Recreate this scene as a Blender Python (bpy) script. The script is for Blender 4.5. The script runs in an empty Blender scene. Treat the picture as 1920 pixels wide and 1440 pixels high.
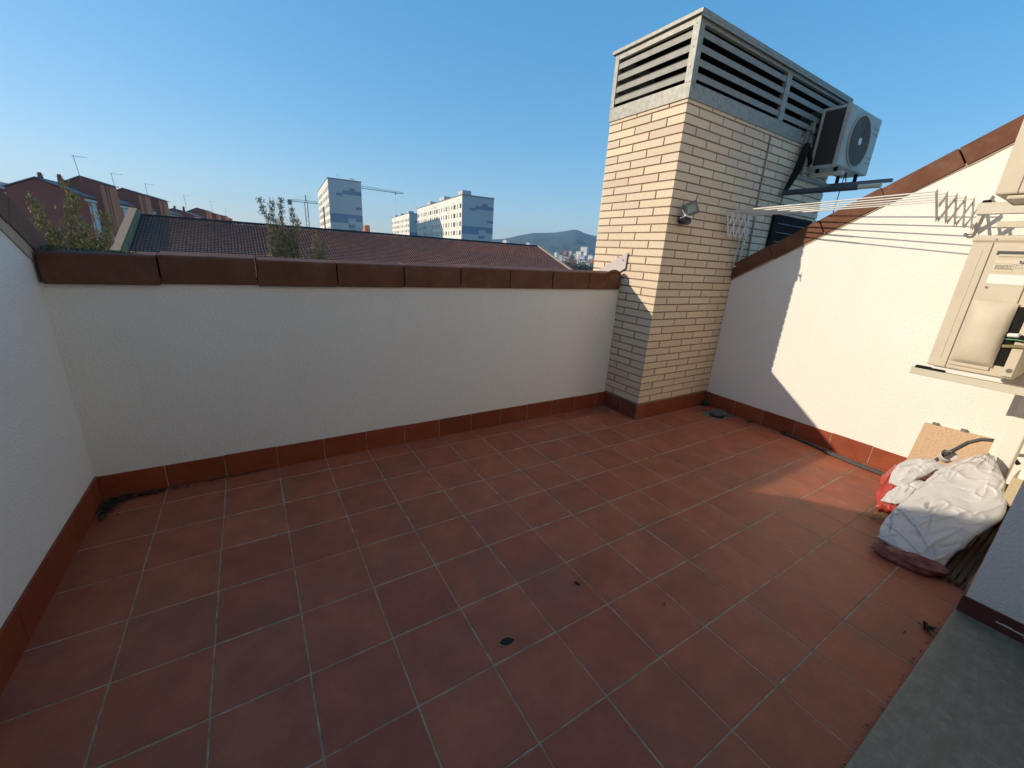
import bpy, bmesh, math, random
from mathutils import Vector, Matrix, noise
random.seed(7)
R = math.radians
sc = bpy.context.scene
COL = sc.collection

# ---------------------------------------------------------------- materials
def newmat(name):
    m = bpy.data.materials.new(name); m.use_nodes = True
    nt = m.node_tree; nt.nodes.clear()
    out = nt.nodes.new('ShaderNodeOutputMaterial')
    b = nt.nodes.new('ShaderNodeBsdfPrincipled')
    nt.links.new(b.outputs[0], out.inputs[0])
    return m, nt, b
def N(nt, t, **kw):
    n = nt.nodes.new(t)
    for k, v in kw.items():
        if k in n.inputs.keys(): n.inputs[k].default_value = v
        else: setattr(n, k, v)
    return n
def mat(name, col, col2=None, scale=8, rough=.6, metal=0, bump=0, bscale=60, attr=False, spec=None, detail=4,
        stain=None, stain_scale=2.0, stain_amt=.5, rvar=0, stain_aniso=None, trans=0, coat=0, aniso=None):
    m, nt, b = newmat(name)
    L = nt.links.new
    tc = N(nt, 'ShaderNodeTexCoord')
    c = None
    n1 = N(nt, 'ShaderNodeTexNoise', Scale=scale, Detail=detail, Roughness=.6)
    if aniso:
        mp = N(nt, 'ShaderNodeMapping'); mp.inputs['Scale'].default_value = aniso
        L(tc.outputs['Object'], mp.inputs[0]); L(mp.outputs[0], n1.inputs['Vector'])
    else: L(tc.outputs['Object'], n1.inputs['Vector'])
    if attr:
        a = N(nt, 'ShaderNodeVertexColor', layer_name='Col'); base = a.outputs[0]
        mx = N(nt, 'ShaderNodeMix', data_type='RGBA', blend_type='MULTIPLY'); mx.inputs[0].default_value = 1
        rp = N(nt, 'ShaderNodeValToRGB')
        rp.color_ramp.elements[0].position = .25; rp.color_ramp.elements[1].position = .75
        lo = col2 if col2 else (.8, .8, .8)
        rp.color_ramp.elements[0].color = (*lo, 1); rp.color_ramp.elements[1].color = (1, 1, 1, 1)
        L(n1.outputs[0], rp.inputs[0]); L(base, mx.inputs[6]); L(rp.outputs[0], mx.inputs[7]); c = mx.outputs[2]
    else:
        mx = N(nt, 'ShaderNodeMix', data_type='RGBA')
        mr = N(nt, 'ShaderNodeMapRange'); mr.inputs[1].default_value = .3; mr.inputs[2].default_value = .7
        L(n1.outputs[0], mr.inputs[0]); L(mr.outputs[0], mx.inputs[0])
        mx.inputs[6].default_value = (*col, 1); mx.inputs[7].default_value = (*(col2 or col), 1); c = mx.outputs[2]
    if stain:
        n2 = N(nt, 'ShaderNodeTexNoise', Scale=stain_scale, Detail=8, Roughness=.7)
        if stain_aniso:
            mp2 = N(nt, 'ShaderNodeMapping'); mp2.inputs['Scale'].default_value = stain_aniso; L(tc.outputs['Object'], mp2.inputs[0]); L(mp2.outputs[0], n2.inputs['Vector'])
        else: L(tc.outputs['Object'], n2.inputs['Vector'])
        mr2 = N(nt, 'ShaderNodeMapRange'); mr2.inputs[1].default_value = .5; mr2.inputs[2].default_value = .72
        mr2.inputs[4].default_value = stain_amt
        L(n2.outputs[0], mr2.inputs[0])
        m2 = N(nt, 'ShaderNodeMix', data_type='RGBA')
        L(mr2.outputs[0], m2.inputs[0]); L(c, m2.inputs[6]); m2.inputs[7].default_value = (*stain, 1); c = m2.outputs[2]
    L(c, b.inputs['Base Color'])
    b.inputs['Roughness'].default_value = rough; b.inputs['Metallic'].default_value = metal
    if rvar:
        mr3 = N(nt, 'ShaderNodeMapRange'); mr3.inputs[3].default_value = rough - rvar; mr3.inputs[4].default_value = rough + rvar
        L(n1.outputs[0], mr3.inputs[0]); L(mr3.outputs[0], b.inputs['Roughness'])
    if spec is not None: b.inputs['Specular IOR Level'].default_value = spec
    if trans: b.inputs['Transmission Weight'].default_value = trans
    if bump:
        n3 = N(nt, 'ShaderNodeTexNoise', Scale=bscale, Detail=3, Roughness=.6)
        L(tc.outputs['Object'], n3.inputs['Vector'])
        bp = N(nt, 'ShaderNodeBump', Strength=1.0, Distance=bump)
        L(n3.outputs[0], bp.inputs['Height']); L(bp.outputs[0], b.inputs['Normal'])
    return m

M = {}
M['stucco'] = mat('white_stucco', (.84, .805, .73), (.87, .835, .76), 1.5, .9, bump=.0045, bscale=95, stain=(.70, .66, .58), stain_scale=1.3, stain_amt=.16, stain_aniso=(3.2, 3.2, .45))
M['stucco2'] = mat('white_stucco_smooth', (.83, .78, .67), (.87, .82, .71), 1.5, .9, bump=.004, bscale=110)
M['skirt'] = mat('terracotta_skirting', None, (.72, .62, .6), 9, .5, attr=True, bump=.001, bscale=40, spec=.35)
M['tile'] = mat('terracotta_floor_tile', None, (.66, .62, .60), 6.5, .5, attr=True, bump=.0012, bscale=30, spec=.3,
                stain=(.20, .10, .065), stain_scale=2.3, stain_amt=.6, rvar=.08)
M['grout'] = mat('grout', (.46, .37, .26), (.20, .15, .10), 17, .95, bump=.002, bscale=300)
M['coping'] = mat('brown_glazed_coping', (.125, .050, .029), (.17, .073, .042), 7, .65, bump=.0012, bscale=25, spec=.15,
                  stain=(.24, .15, .10), stain_scale=9, stain_amt=.45)
M['coping_old'] = mat('weathered_brown_coping', (.15, .075, .048), (.20, .105, .068), 7, .8, bump=.003, bscale=40)
M['mortar'] = mat('cement_mortar', (.52, .42, .31), (.38, .30, .22), 14, .95, bump=.006, bscale=60)
M['brickmortar'] = mat('brown_brick_mortar', (.27, .175, .11), (.33, .225, .15), 30, .95, bump=.002, bscale=200)
M['brick'] = mat('cream_face_brick', None, (.86, .84, .80), 40, .8, attr=True, bump=.0015, bscale=120)
M['galv'] = mat('galvanised_steel', (.22, .215, .185), (.34, .33, .29), 30, .5, metal=.2, spec=.4, detail=2, stain=(.30, .24, .16), stain_scale=5, stain_amt=.3)
M['galv_dark'] = mat('dull_galvanised_slats', (.22, .21, .18), (.29, .28, .245), 14, .6, metal=.15)
M['black'] = mat('dark_interior', (.012, .010, .009), rough=.9)
M['acwhite'] = mat('aged_white_enamel', (.40, .375, .325), (.48, .455, .395), 4, .45, stain=(.42, .33, .22), stain_scale=6, stain_amt=.35)
M['accream'] = mat('yellowed_cream_enamel', (.57, .49, .365), (.61, .53, .40), 4, .62, stain=(.45, .34, .22), stain_scale=5, stain_amt=.3, bump=.0008, bscale=8)
M['coil'] = mat('dark_coil_fins', (.035, .03, .027), (.05, .04, .035), 60, .6)
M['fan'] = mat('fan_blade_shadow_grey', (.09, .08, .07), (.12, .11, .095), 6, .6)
M['grill'] = mat('grey_fan_wire', (.22, .20, .17), rough=.5)
M['bracket'] = mat('cream_painted_bracket', (.56, .50, .38), (.60, .55, .43), 12, .5)
M['greybr'] = mat('grey_painted_steel', (.16, .17, .18), (.20, .21, .22), 12, .5)
M['pipegrey'] = mat('dark_grey_plastic_pipe', (.045, .055, .07), (.06, .07, .09), 12, .5)
M['rubber'] = mat('black_rubber', (.014, .013, .012), rough=.85, spec=.15)
M['hose'] = mat('black_hose', (.03, .03, .032), (.055, .05, .045), 20, .55)
M['rack'] = mat('white_coated_rack_steel', (.62, .60, .55), (.68, .66, .61), 20, .4)
M['rod'] = mat('white_coated_rod', (.66, .64, .57), rough=.4)
M['conduit'] = mat('grey_conduit', (.22, .22, .22), (.28, .28, .28), 20, .6)
M['blue_black'] = mat('navy_lamp_housing', (.01, .014, .03), rough=.35)
M['lampgrey'] = mat('grey_lamp_panel', (.13, .13, .12), (.17, .165, .15), 20, .4)
M['lamplens'] = mat('lamp_panel_lens', (.22, .23, .20), rough=.2)
M['white'] = mat('white_plastic', (.72, .71, .66), rough=.4)
M['pvc'] = mat('white_pvc', (.76, .74, .66), rough=.45)
M['label'] = mat('rating_plate', (.66, .58, .43), rough=.4)
M['ink'] = mat('label_ink', (.05, .05, .06), rough=.5)
M['sticker'] = mat('white_sticker', (.78, .77, .70), rough=.35)
M['bag'] = mat('white_woven_plastic', (.54, .515, .49), (.62, .59, .565), 6, .45, bump=.0012, bscale=70, spec=.4, stain=(.50, .46, .42), stain_scale=7, stain_amt=.35)
M['bagred'] = mat('red_plastic', (.42, .05, .035), (.52, .09, .06), 8, .35, bump=.004, bscale=30)
M['burg'] = mat('burgundy_cloth', (.22, .06, .045), (.40, .16, .12), 12, .8, bump=.004, bscale=60)
M['tub'] = mat('cloudy_plastic', (.60, .56, .54), rough=.3)
M['redtub'] = mat('deep_red_plastic', (.24, .008, .016), rough=.35)
M['chip'] = mat('chipboard', (.50, .33, .20), (.66, .48, .32), 130, .85, detail=3, stain=(.34, .20, .11), stain_scale=90, stain_amt=.6)
M['wood'] = mat('pale_wood', (.42, .33, .20), (.50, .40, .26), 20, .7, aniso=(1, 12, 12))
M['slatwood'] = mat('weathered_dark_wood', (.055, .04, .03), (.10, .075, .055), 10, .85, aniso=(2, 20, 20))
M['slab'] = mat('grey_stone_sill', (.18, .15, .11), (.24, .205, .155), 5, .5, bump=.0012, bscale=45, stain=(.34, .30, .24), stain_scale=26, stain_amt=.7, aniso=(3, 9, 5), rvar=.08)
M['leafbrown'] = mat('dry_leaf', (.10, .055, .03), (.16, .09, .05), 30, .8)
M['debris'] = mat('dark_leaf_litter', (.02, .016, .012), (.06, .045, .03), 60, .9)
M['weed'] = mat('weed_green', (.045, .075, .025), (.07, .10, .035), 30, .7)
M['straw'] = mat('dry_straw', (.20, .16, .07), (.28, .22, .10), 30, .8)
M['concrete'] = mat('concrete', (.30, .28, .25), (.36, .34, .31), 4, .9)
M['drain'] = mat('drain_grey', (.10, .095, .08), (.16, .15, .13), 30, .7)
M['chipedge'] = mat('raw_clay', (.30, .14, .09), rough=.9)
M['rooftile'] = mat('clay_roof_tile', None, (.70, .66, .66), 1.2, .8, attr=True)
M['roofblack'] = mat('dark_ridge_tile', (.018, .018, .02), rough=.8)
M['olivewall'] = mat('olive_parapet', (.26, .17, .08), (.34, .24, .12), 3, .95, stain=(.10, .085, .04), stain_scale=1.6, stain_amt=.8)  # olive brown with darker blotches
M['capbrick'] = mat('orange_parapet_cap', (.48, .25, .13), (.55, .32, .18), 3, .9)
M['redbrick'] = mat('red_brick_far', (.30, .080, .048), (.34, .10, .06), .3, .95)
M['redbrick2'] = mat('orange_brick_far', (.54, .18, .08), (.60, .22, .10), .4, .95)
M['shutter'] = mat('grey_white_shutter', (.60, .58, .52), (.66, .64, .58), .6, .7)
M['darkwin'] = mat('dark_window_glass', (.03, .035, .045), rough=.2)
M['brownwin'] = mat('brown_blind', (.16, .11, .08), rough=.6)
M['creamwall'] = mat('cream_render_far', (.80, .75, .64), (.84, .80, .70), .2, .9)
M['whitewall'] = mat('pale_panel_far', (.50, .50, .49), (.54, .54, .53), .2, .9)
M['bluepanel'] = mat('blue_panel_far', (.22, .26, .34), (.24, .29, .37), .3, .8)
M['greenpanel'] = mat('pale_green_panel', (.55, .62, .47), rough=.8)
M['roofline'] = mat('roof_edge_grey', (.20, .20, .21), rough=.8)
M['crane'] = mat('crane_paint', (.16, .13, .10), rough=.6)
M['bark'] = mat('bark', (.11, .08, .05), (.16, .12, .08), 20, .9)
M['leaf'] = mat('tamarisk_foliage', None, (.75, .75, .75), 3, .8, attr=True)
M['hill'] = mat('wooded_hill', (.035, .055, .028), (.075, .085, .045), .012, .95, stain=(.16, .14, .09), stain_scale=.006, stain_amt=.5)
M['ground'] = mat('city_ground', (.13, .12, .105), (.18, .17, .15), .02, .95)
M['glass'] = mat('door_glass', (.05, .055, .06), rough=.08)
M['alu'] = mat('white_aluminium', (.55, .55, .54), rough=.4)

# ---------------------------------------------------------------- mesh builder
class MB:
    def __init__(s): s.v = []; s.f = []; s.c = []; s.m = []; s.sm = []
    def add(s, vs, fs, col=(1, 1, 1), mi=0, smooth=False):
        o = len(s.v); s.v += [tuple(v) for v in vs]
        for f in fs:
            s.f.append([i + o for i in f]); s.c.append(col); s.m.append(mi); s.sm.append(smooth)
        return s
    def box(s, x0, x1, y0, y1, z0, z1, col=(1, 1, 1), mi=0, M4=None, skip=()):
        vs = [Vector(p) for p in ((x0,y0,z0),(x1,y0,z0),(x1,y1,z0),(x0,y1,z0),(x0,y0,z1),(x1,y0,z1),(x1,y1,z1),(x0,y1,z1))]
        if M4: vs = [M4 @ v for v in vs]
        fs = [(3,2,1,0),(4,5,6,7),(0,1,5,4),(1,2,6,5),(2,3,7,6),(3,0,4,7)]
        return s.add(vs, [f for i, f in enumerate(fs) if i not in skip], col, mi)
    def beam(s, a, b, w, h, col=(1, 1, 1), mi=0, up=(0, 0, 1)):
        a = Vector(a); b = Vector(b); d = (b - a).normalized(); up = Vector(up)
        sd = d.cross(up)
        if sd.length < 1e-4: sd = d.cross(Vector((1, 0, 0)))
        sd.normalize(); u = sd.cross(d)
        vs = [p + sd * (i * w / 2) + u * (j * h / 2) for p in (a, b) for i, j in ((-1,-1),(1,-1),(1,1),(-1,1))]
        return s.add(vs, [(0,1,2,3),(7,6,5,4),(0,4,5,1),(1,5,6,2),(2,6,7,3),(3,7,4,0)], col, mi)
    def tube(s, pts, r, seg=8, col=(1, 1, 1), mi=0, caps=True):
        pts = [Vector(p) for p in pts]; n = len(pts)
        rs = r if isinstance(r, (list, tuple)) else [r] * n
        vs = []; prev = None
        for i, p in enumerate(pts):
            d = (pts[min(i + 1, n - 1)] - pts[max(i - 1, 0)]).normalized()
            if prev is None:
                a = d.orthogonal().normalized()
            else:
                a = prev - d * prev.dot(d)
                a = a.normalized() if a.length > 1e-6 else d.orthogonal().normalized()
            prev = a; b = d.cross(a)
            for k in range(seg):
                t = 2 * math.pi * k / seg
                vs.append(p + (a * math.cos(t) + b * math.sin(t)) * rs[i])
        fs = [(i*seg + k, i*seg + (k+1) % seg, (i+1)*seg + (k+1) % seg, (i+1)*seg + k) for i in range(n - 1) for k in range(seg)]
        s.add(vs, fs, col, mi, True)
        if caps:
            s.add(vs[:seg], [tuple(reversed(range(seg)))], col, mi); s.add(vs[-seg:], [tuple(range(seg))], col, mi)
        return s
    def disc(s, c, nrm, r, seg=24, depth=0, col=(1, 1, 1), mi=0):
        c = Vector(c); nrm = Vector(nrm).normalized(); a = nrm.orthogonal().normalized(); b = nrm.cross(a)
        vs = [c + (a*math.cos(2*math.pi*k/seg) + b*math.sin(2*math.pi*k/seg)) * r for k in range(seg)]
        s.add(vs, [tuple(range(seg))], col, mi)
        if depth:
            lo = [v - nrm*depth for v in vs]
            s.add(vs + lo, [(k, k+seg, (k+1) % seg + seg, (k+1) % seg) for k in range(seg)], col, mi)
            s.add(lo, [tuple(reversed(range(seg)))], col, mi)
        return s
    def ring(s, c, nrm, r, t, seg=32, ts=6):
        c = Vector(c); nrm = Vector(nrm).normalized(); a = nrm.orthogonal().normalized(); b = nrm.cross(a); vs = []
        for k in range(seg):
            d = a*math.cos(2*math.pi*k/seg) + b*math.sin(2*math.pi*k/seg)
            for j in range(ts):
                q = 2*math.pi*j/ts; vs.append(c + d*(r + t*math.cos(q)) + nrm*t*math.sin(q))
        return s.add(vs, [(k*ts+j, ((k+1) % seg)*ts+j, ((k+1) % seg)*ts+(j+1) % ts, k*ts+(j+1) % ts) for k in range(seg) for j in range(ts)], smooth=True)
    def prism(s, poly, ax, lo, hi, col=(1, 1, 1), mi=0):
        n = len(poly)
        def P(p, h):
            return {0: (h, p[0], p[1]), 1: (p[0], h, p[1]), 2: (p[0], p[1], h)}[ax]
        vs = [P(p, lo) for p in poly] + [P(p, hi) for p in poly]
        fs = [tuple(range(n)), tuple(reversed(range(n, 2*n)))] + [(i, i+n, (i+1) % n + n, (i+1) % n) for i in range(n)]
        return s.add(vs, fs, col, mi)
    def build(s, name, m, parent=None, bevel=0, fix=True):
        me = bpy.data.meshes.new(name); me.from_pydata(s.v, [], s.f)
        ms = m if isinstance(m, (list, tuple)) else [m]
        for q in ms: me.materials.append(q)
        if len(ms) > 1: me.polygons.foreach_set('material_index', s.m)
        me.polygons.foreach_set('use_smooth', s.sm)
        if any(c != (1, 1, 1) for c in s.c):
            ca = me.color_attributes.new('Col', 'FLOAT_COLOR', 'CORNER'); buf = []
            for f, c in zip(s.f, s.c): buf += [c[0], c[1], c[2], 1.0] * len(f)
            ca.data.foreach_set('color', buf)
        if fix and len(s.f) < 40000:
            bm = bmesh.new(); bm.from_mesh(me); bmesh.ops.recalc_face_normals(bm, faces=bm.faces); bm.to_mesh(me); bm.free()
        me.update()
        o = bpy.data.objects.new(name, me); COL.objects.link(o)
        if bevel:
            b = o.modifiers.new('bevel', 'BEVEL'); b.width = bevel; b.segments = 2; b.limit_method = 'ANGLE'; b.angle_limit = R(40)
        if parent: o.parent = parent
        if parent:
            pl = parent.matrix_basis.inverted() if not parent.parent else (parent.parent.matrix_basis @ parent.matrix_basis).inverted()
            o.matrix_basis = pl
        return o
def tag(o, label=None, cat=None, group=None, kind=None):
    if label: o['label'] = label
    if cat: o['category'] = cat
    if group: o['group'] = group
    if kind: o['kind'] = kind
    return o
def thing(name, label, cat, loc=(0, 0, 0), group=None):
    o = bpy.data.objects.new(name, None); COL.objects.link(o); o.location = loc; o.empty_display_size = .2
    return tag(o, label, cat, group)
def struct(name, mb, m, **kw): return tag(mb.build(name, m, **kw), kind='structure')
def jit(c, a): 
    k = 1 + random.uniform(-a, a); return tuple(max(0, x * k * (1 + random.uniform(-a/3, a/3))) for x in c)

T = .30
XL, XR, YB, YF = -.30, 4.85, .185, -2.66      # left wall, right wall, back wall, house front
XC0, XC1, YC0, YC1 = 3.70, 6.36, -.27, .59    # brick shaft
SL = .594                                      # slope of the side walls
# ---------------------------------------------------------------- setting: ground, floor
g = MB(); g.add([(-3200,-3200,-15),(3200,-3200,-15),(3200,3200,-15),(-3200,3200,-15)], [(0,1,2,3)])
struct('ground', g, M['ground'])

fl = MB()
fl.add([(XL,YF-.02,-.0014),(XR,YF-.02,-.0014),(XR,YB,-.0014),(XL,YB,-.0014)], [(0,1,2,3)], (1.001,1,1), 1)
xs = [XL] + [i*T for i in range(0, 17)] + [XR]
ys = [YB, 0] + [-j*T for j in range(1, 9)] + [YF]
drain_box = (4.50, 4.80, -.66, -.45)
for i in range(len(xs)-1):
    for j in range(len(ys)-1):
        x0, x1 = xs[i], xs[i+1]; y1, y0 = ys[j], ys[j+1]
        if i == 16 and j == 2: y0 = -.45
        if i == 16 and j == 3: y1 = -.66 + .0
        if y1 - y0 < .03: continue
        gx = .0027 + random.uniform(-.0009, .0014); gy = .0034 + random.uniform(-.0012, .0016)
        if i in (8, 11): gx += .001
        base = (.44, .128, .064)
        q = random.random()
        if q < .25: base = (.42, .118, .062)
        elif q < .5: base = (.46, .138, .068)
        elif q < .58: base = (.41, .130, .070)
        c = jit(base, .03)
        z = [random.uniform(-.0006, .0006) for _ in range(4)]
        a, b, cc, d = (x0+gx, y0+gy), (x1-gx, y0+gy), (x1-gx, y1-gy), (x0+gx, y1-gy)
        h = .0018
        top = [(a[0]+h,a[1]+h,z[0]),(b[0]-h,b[1]+h,z[1]),(cc[0]-h,cc[1]-h,z[2]),(d[0]+h,d[1]-h,z[3])]
        mid = [(p[0],p[1],-.0011) for p in (a,b,cc,d)]
        low = [(p[0],p[1],-.006) for p in (a,b,cc,d)]
        fl.add(top+mid+low, [(0,1,2,3),(4,5,1,0),(5,6,2,1),(6,7,3,2),(7,4,0,3),(8,9,5,4),(9,10,6,5),(10,11,7,6),(11,8,4,7)], c, 0)
fl.box(XL-.3, XR+.2, YF-.02, YB+.1, -.2, -.02, (1.001,1,1), 1)
floor = struct('floor', fl, [M['tile'], M['grout']], fix=False)

# the block the terrace stands on
b = MB(); b.box(-9, 12, -12, .85, -14.98, -.24)
bt = b.build('apartment_block', M['stucco2']); tag(bt, 'pale block of flats carrying the roof terrace', 'building')

# chips broken out of two tiles
def chip(name, label, cx, cy, w, d, rot, seed):
    rnd = random.Random(seed); n = 18
    t = thing(name, label, 'hole', (cx, cy, 0), 'dark chips broken out of the floor tiles')
    def poly(k, z):
        out = []
        for i in range(n):
            a = 2*math.pi*i/n; rr = k * (1 + .22*rnd.uniform(-1, 1))
            x, y = math.cos(a)*w*rr, math.sin(a)*d*rr
            out.append((cx + x*math.cos(rot) - y*math.sin(rot), cy + x*math.sin(rot) + y*math.cos(rot), z))
        return out
    m = MB(); m.add(poly(1.22, .0016) + poly(1.22, -.001), [tuple(range(n))] + [(i, i+n, (i+1) % n+n, (i+1) % n) for i in range(n)]); m.build('raw_edge', M['chipedge'], t)
    m = MB(); m.add(poly(.95, .0026) + poly(.95, .001), [tuple(range(n))] + [(i, i+n, (i+1) % n+n, (i+1) % n) for i in range(n)]); m.build('hole', M['black'], t)
chip('broken_tile_chip', 'larger black half-moon hole broken in a floor tile', 1.294, -1.738, .030, .015, R(-8), 3)
chip('broken_tile_chip', 'smaller black oval hole broken in a floor tile near its grout corner', 1.754, -1.642, .010, .017, R(20), 5)

# ---------------------------------------------------------------- walls
def skirting(parent, ax, const, outward, a, b, joints, z1=.155, col=(.29, .070, .028), name='skirting', slopefn=None):
    """row of skirting tiles along one axis; one mesh, with its joints"""
    m = MB(); js = sorted([a] + [j for j in joints if a < j < b] + [b])
    th = .010
    for p, q in zip(js[:-1], js[1:]):
        c = jit(col, .14); o = random.uniform(0, .0015); zt = z1 + random.uniform(-.002, .002)
        lo, hi = sorted((const, const + outward*(th+o)))
        if ax == 0: m.box(p+.0028, q-.0028, lo, hi, -.004, zt, c, 0)
        else: m.box(lo, hi, p+.0028, q-.0028, -.004, zt, c, 0)
    lo, hi = sorted((const, const + outward*(th-.0015)))
    if ax == 0: m.box(a+.001, b-.001, lo, hi, -.003, z1-.003, (.42, .36, .28), 1)
    else: m.box(lo, hi, a+.001, b-.001, -.003, z1-.004, (.42, .36, .28), 1)
    return m.build(name, [M['skirt'], M['grout']], parent, bevel=.0012)

# back wall
bw = thing('parapet_wall', 'low white stucco back wall under flat brown coping tiles', 'wall', (2, YB, 0))
m = MB(); m.box(XL-.02, XC0-.002, YB, YB+.24, -.02, 1.235)
m.build('wall', M['stucco'], bw)
skirting(bw, 0, YB, -1, XL+.011, XC0-.001, [.008+.2968*k for k in range(0, 13)])
def coping_piece(x0, x1, y0, y1, zt, h=.155, th=.014, tilt=0):
    """an upside-down tray: a top slab and two aprons"""
    m = MB(); r = .012
    def shell(q, dz): return [(q[0], q[1])]
    outer = [(y0, zt-h), (y0-.003, zt-h+.006), (y0, zt-r), (y0+r*.4, zt-r*.3), (y0+r*1.4, zt), ((y0+y1)/2, zt+.012), (y1-r, zt), (y1, zt-r), (y1, zt-h)]
    inner = [(y1-th, zt-h), (y1-th, zt-th-.004), (y0+th, zt-th-.004), (y0+th, zt-h)]
    m.prism(outer+inner, 0, x0, x1)
    return m
jx = [-.285, .165, .615, 1.064, 1.510, 1.954, 2.400, 2.842, 3.275, 3.685]
for k in range(9):
    dz = random.uniform(-.004, .004)
    o = coping_piece(jx[k]+.004, jx[k+1]-.004, YB-.02+random.uniform(-.004, .004), YB+.26, 1.388+dz).build('coping_tile', M['coping'], bw, bevel=.003)
    if k == 0: o['label'] = 'brown coping tile with mossy top, next to the left wall'
m = MB(); m.box(XL+.02, XC0-.012, YB+.004, YB+.236, 1.236, 1.262); m.build('mortar_bed', M['mortar'], bw)
# moss on the corner
rn = random.Random(4); m = MB()
for i in range(420):
    x = -.26 + rn.random()**1.6*.34; y = .17 + rn.random()*.12; z = 1.39 + .02*rn.random()*math.exp(-(x+.26)*6)
    s = rn.uniform(.004, .011); d = Vector((rn.uniform(-1,1), rn.uniform(-1,1), rn.uniform(.2,1))).normalized()*s; e = d.orthogonal().normalized()*s*.5
    p = Vector((x, y, z)); m.add([p-e, p+e, p+d], [(0,1,2)])
tag(m.build('moss', M['weed'], fix=False), 'dark green moss clump on the left end of the back coping', 'moss', kind='stuff')

# sloping side walls
def sloped_wall(t, x0, x1, inner, ztop, ylo, yhi, mat_c, pitch, ystart, face_off, mort):
    """ztop(y) = top edge of the coping; pieces run along the slope"""
    m = MB(); z = lambda y: ztop - SL*y
    drop = .165
    m.prism([(yhi, -.02), (yhi, z(yhi)-drop), (ylo, z(ylo)-drop), (ylo, -.02)], 0, x0, x1)
    m.build('wall', M['stucco'], t)
    ca = math.atan(SL); cs, sn = math.cos(ca), math.sin(ca)
    # local frame: along slope s (towards -y and up), normal n
    y = ystart; L = pitch
    xa, xb = (x0-.015, x1+face_off) if inner > 0 else (x0-face_off, x1+.015)
    H = .155*cs
    while y - L*cs > ylo - .1:
        off = random.uniform(-.003, .003)
        P0 = Vector((0, y, z(y)+off))
        sdir = Vector((0, -cs, sn)); nd = Vector((0, sn, cs))
        th = .014; m = MB()
        prof = [(xa, -H), (xa, 0), ((xa+xb)/2, .010), (xb, 0), (xb, -H), (xb-th, -H), (xb-th, -th-.004), (xa+th, -th-.004), (xa+th, -H)]
        vs = []
        for sd in (.003, L-.003):
            for (px, pn) in prof: vs.append(P0 + sdir*sd + nd*(pn + sd/L*.006) + Vector((px, 0, 0)))
        n = len(prof)
        m.add(vs, [tuple(range(n)), tuple(reversed(range(n, 2*n)))] + [(i, i+n, (i+1) % n+n, (i+1) % n) for i in range(n)])
        m.build('coping_tile', mat_c, t, bevel=.003)
        y -= L*cs
    # mortar strip under the apron
    m = MB(); d1, d2 = .135, .165+mort
    e = .006
    xm0, xm1 = (x0, x1+e) if inner > 0 else (x0-e, x1)
    nseg = 60; prof = []
    rn = random.Random(int(abs(x0)*10))
    up = [(yhi-.005+(ylo-yhi+.01)*k/nseg) for k in range(nseg+1)]
    top = [(yy, z(yy)-d1) for yy in up]; bot = [(yy, z(yy)-d2-rn.uniform(-.006, .006)) for yy in reversed(up)]
    m.prism(top+bot, 0, xm0, xm1); m.build('mortar_bed', M['mortar'], t)
rw = thing('sloping_wall', 'white stucco side wall with sunlit brown coping climbing to the right', 'wall', (XR, -1, 0))
sloped_wall(rw, XR, XR+.22, -1, 1.722-SL*.572, -4.2, YC0-.004, M['coping'], .4315, YC0+.06, .015, .0)
skirting(rw, 1, XR, -1, YF+.001, YC0-.012, [-.62-.2965*k for k in range(-1, 8)])
lw = thing('sloping_wall', 'white stucco side wall in shade with weathered dark coping at the left edge', 'wall', (XL, -1, 0))
sloped_wall(lw, XL-.24, XL, 1, 1.63+SL*.048, -4.2, .43, M['coping_old'], .4315, .45, .012, .055)
skirting(lw, 1, XL, 1, -3.2, YB-.001, [-.229-.313*k for k in range(-1, 10)], z1=.16)

# unseen tiled roof added beyond the left wall to shade the floor
m = MB(); z = lambda x, y: 2.10 - SL*y - .0*(x)
for i in range(26):
    x0 = -.62 - i*.22
    for k in range(0, 14):
        ya, yb2 = .58 - k*.33, .58 - (k+1)*.33
        n = 5; vs = []
        for (yy, dz) in ((ya, .03), (yb2-.03, .0)):
            for a in range(n):
                t_ = a/(n-1); vs.append((x0 - .2*t_, yy, z(x0, yy) + dz + .05*math.sin(math.pi*t_) - .03))
        m.add(vs, [(a, a+1, a+1+n, a+n) for a in range(n-1)], jit((.33, .13, .08), .2))
m.prism([(.58, -.2), (.58, 2.10-SL*.58-.05), (-4.1, 2.10+SL*4.1-.05), (-4.1, -.2)], 0, -6.4, -.60, (.4, .38, .34))
tag(m.build('shadow_roof', M['rooftile'], fix=False), 'unseen clay tiled roof added beyond the left wall for its floor shadow', 'roof')

# house behind the camera: jamb, lintel, room
hs = thing('attic_house', 'white stucco attic front with wide doorway and grey stone sill', 'house', (1.5, YF, 0))
TOP = 4.7  # front carried up out of view so its sunlit wall bounces light
m = MB(); m.box(3.27, XR-.001, YF-.62, YF, -.02, TOP); o = m.build('wall', M['stucco'], hs)
m = MB(); m.box(XL+.001, 3.268, YF-.30, YF, 2.20, TOP); m.box(XL+.001, -.20, YF-.62, YF, -.02, 2.198); m.build('wall', M['stucco'], hs)
m = MB()
for k in range(44): m.box(1.32, 3.266, YF-.655, YF-.632, .03+k*.0500, .076+k*.0500)
m.build('bounce_shutter', M['pvc'], hs)  # unseen white shutter added behind the camera to bounce light onto the terrace
for xa_, xb_ in ((1.24, 1.318), (-.198, -.14)):
    m = MB(); m.box(xa_, xb_, YF-.67, YF-.60, .018, 2.198); m.build('door_frame', M['alu'], hs)
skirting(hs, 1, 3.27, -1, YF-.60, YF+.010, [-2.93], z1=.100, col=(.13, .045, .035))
skirting(hs, 0, YF, 1, 3.275, XR-.012, [3.57+.297*k for k in range(5)], z1=.155)
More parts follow.
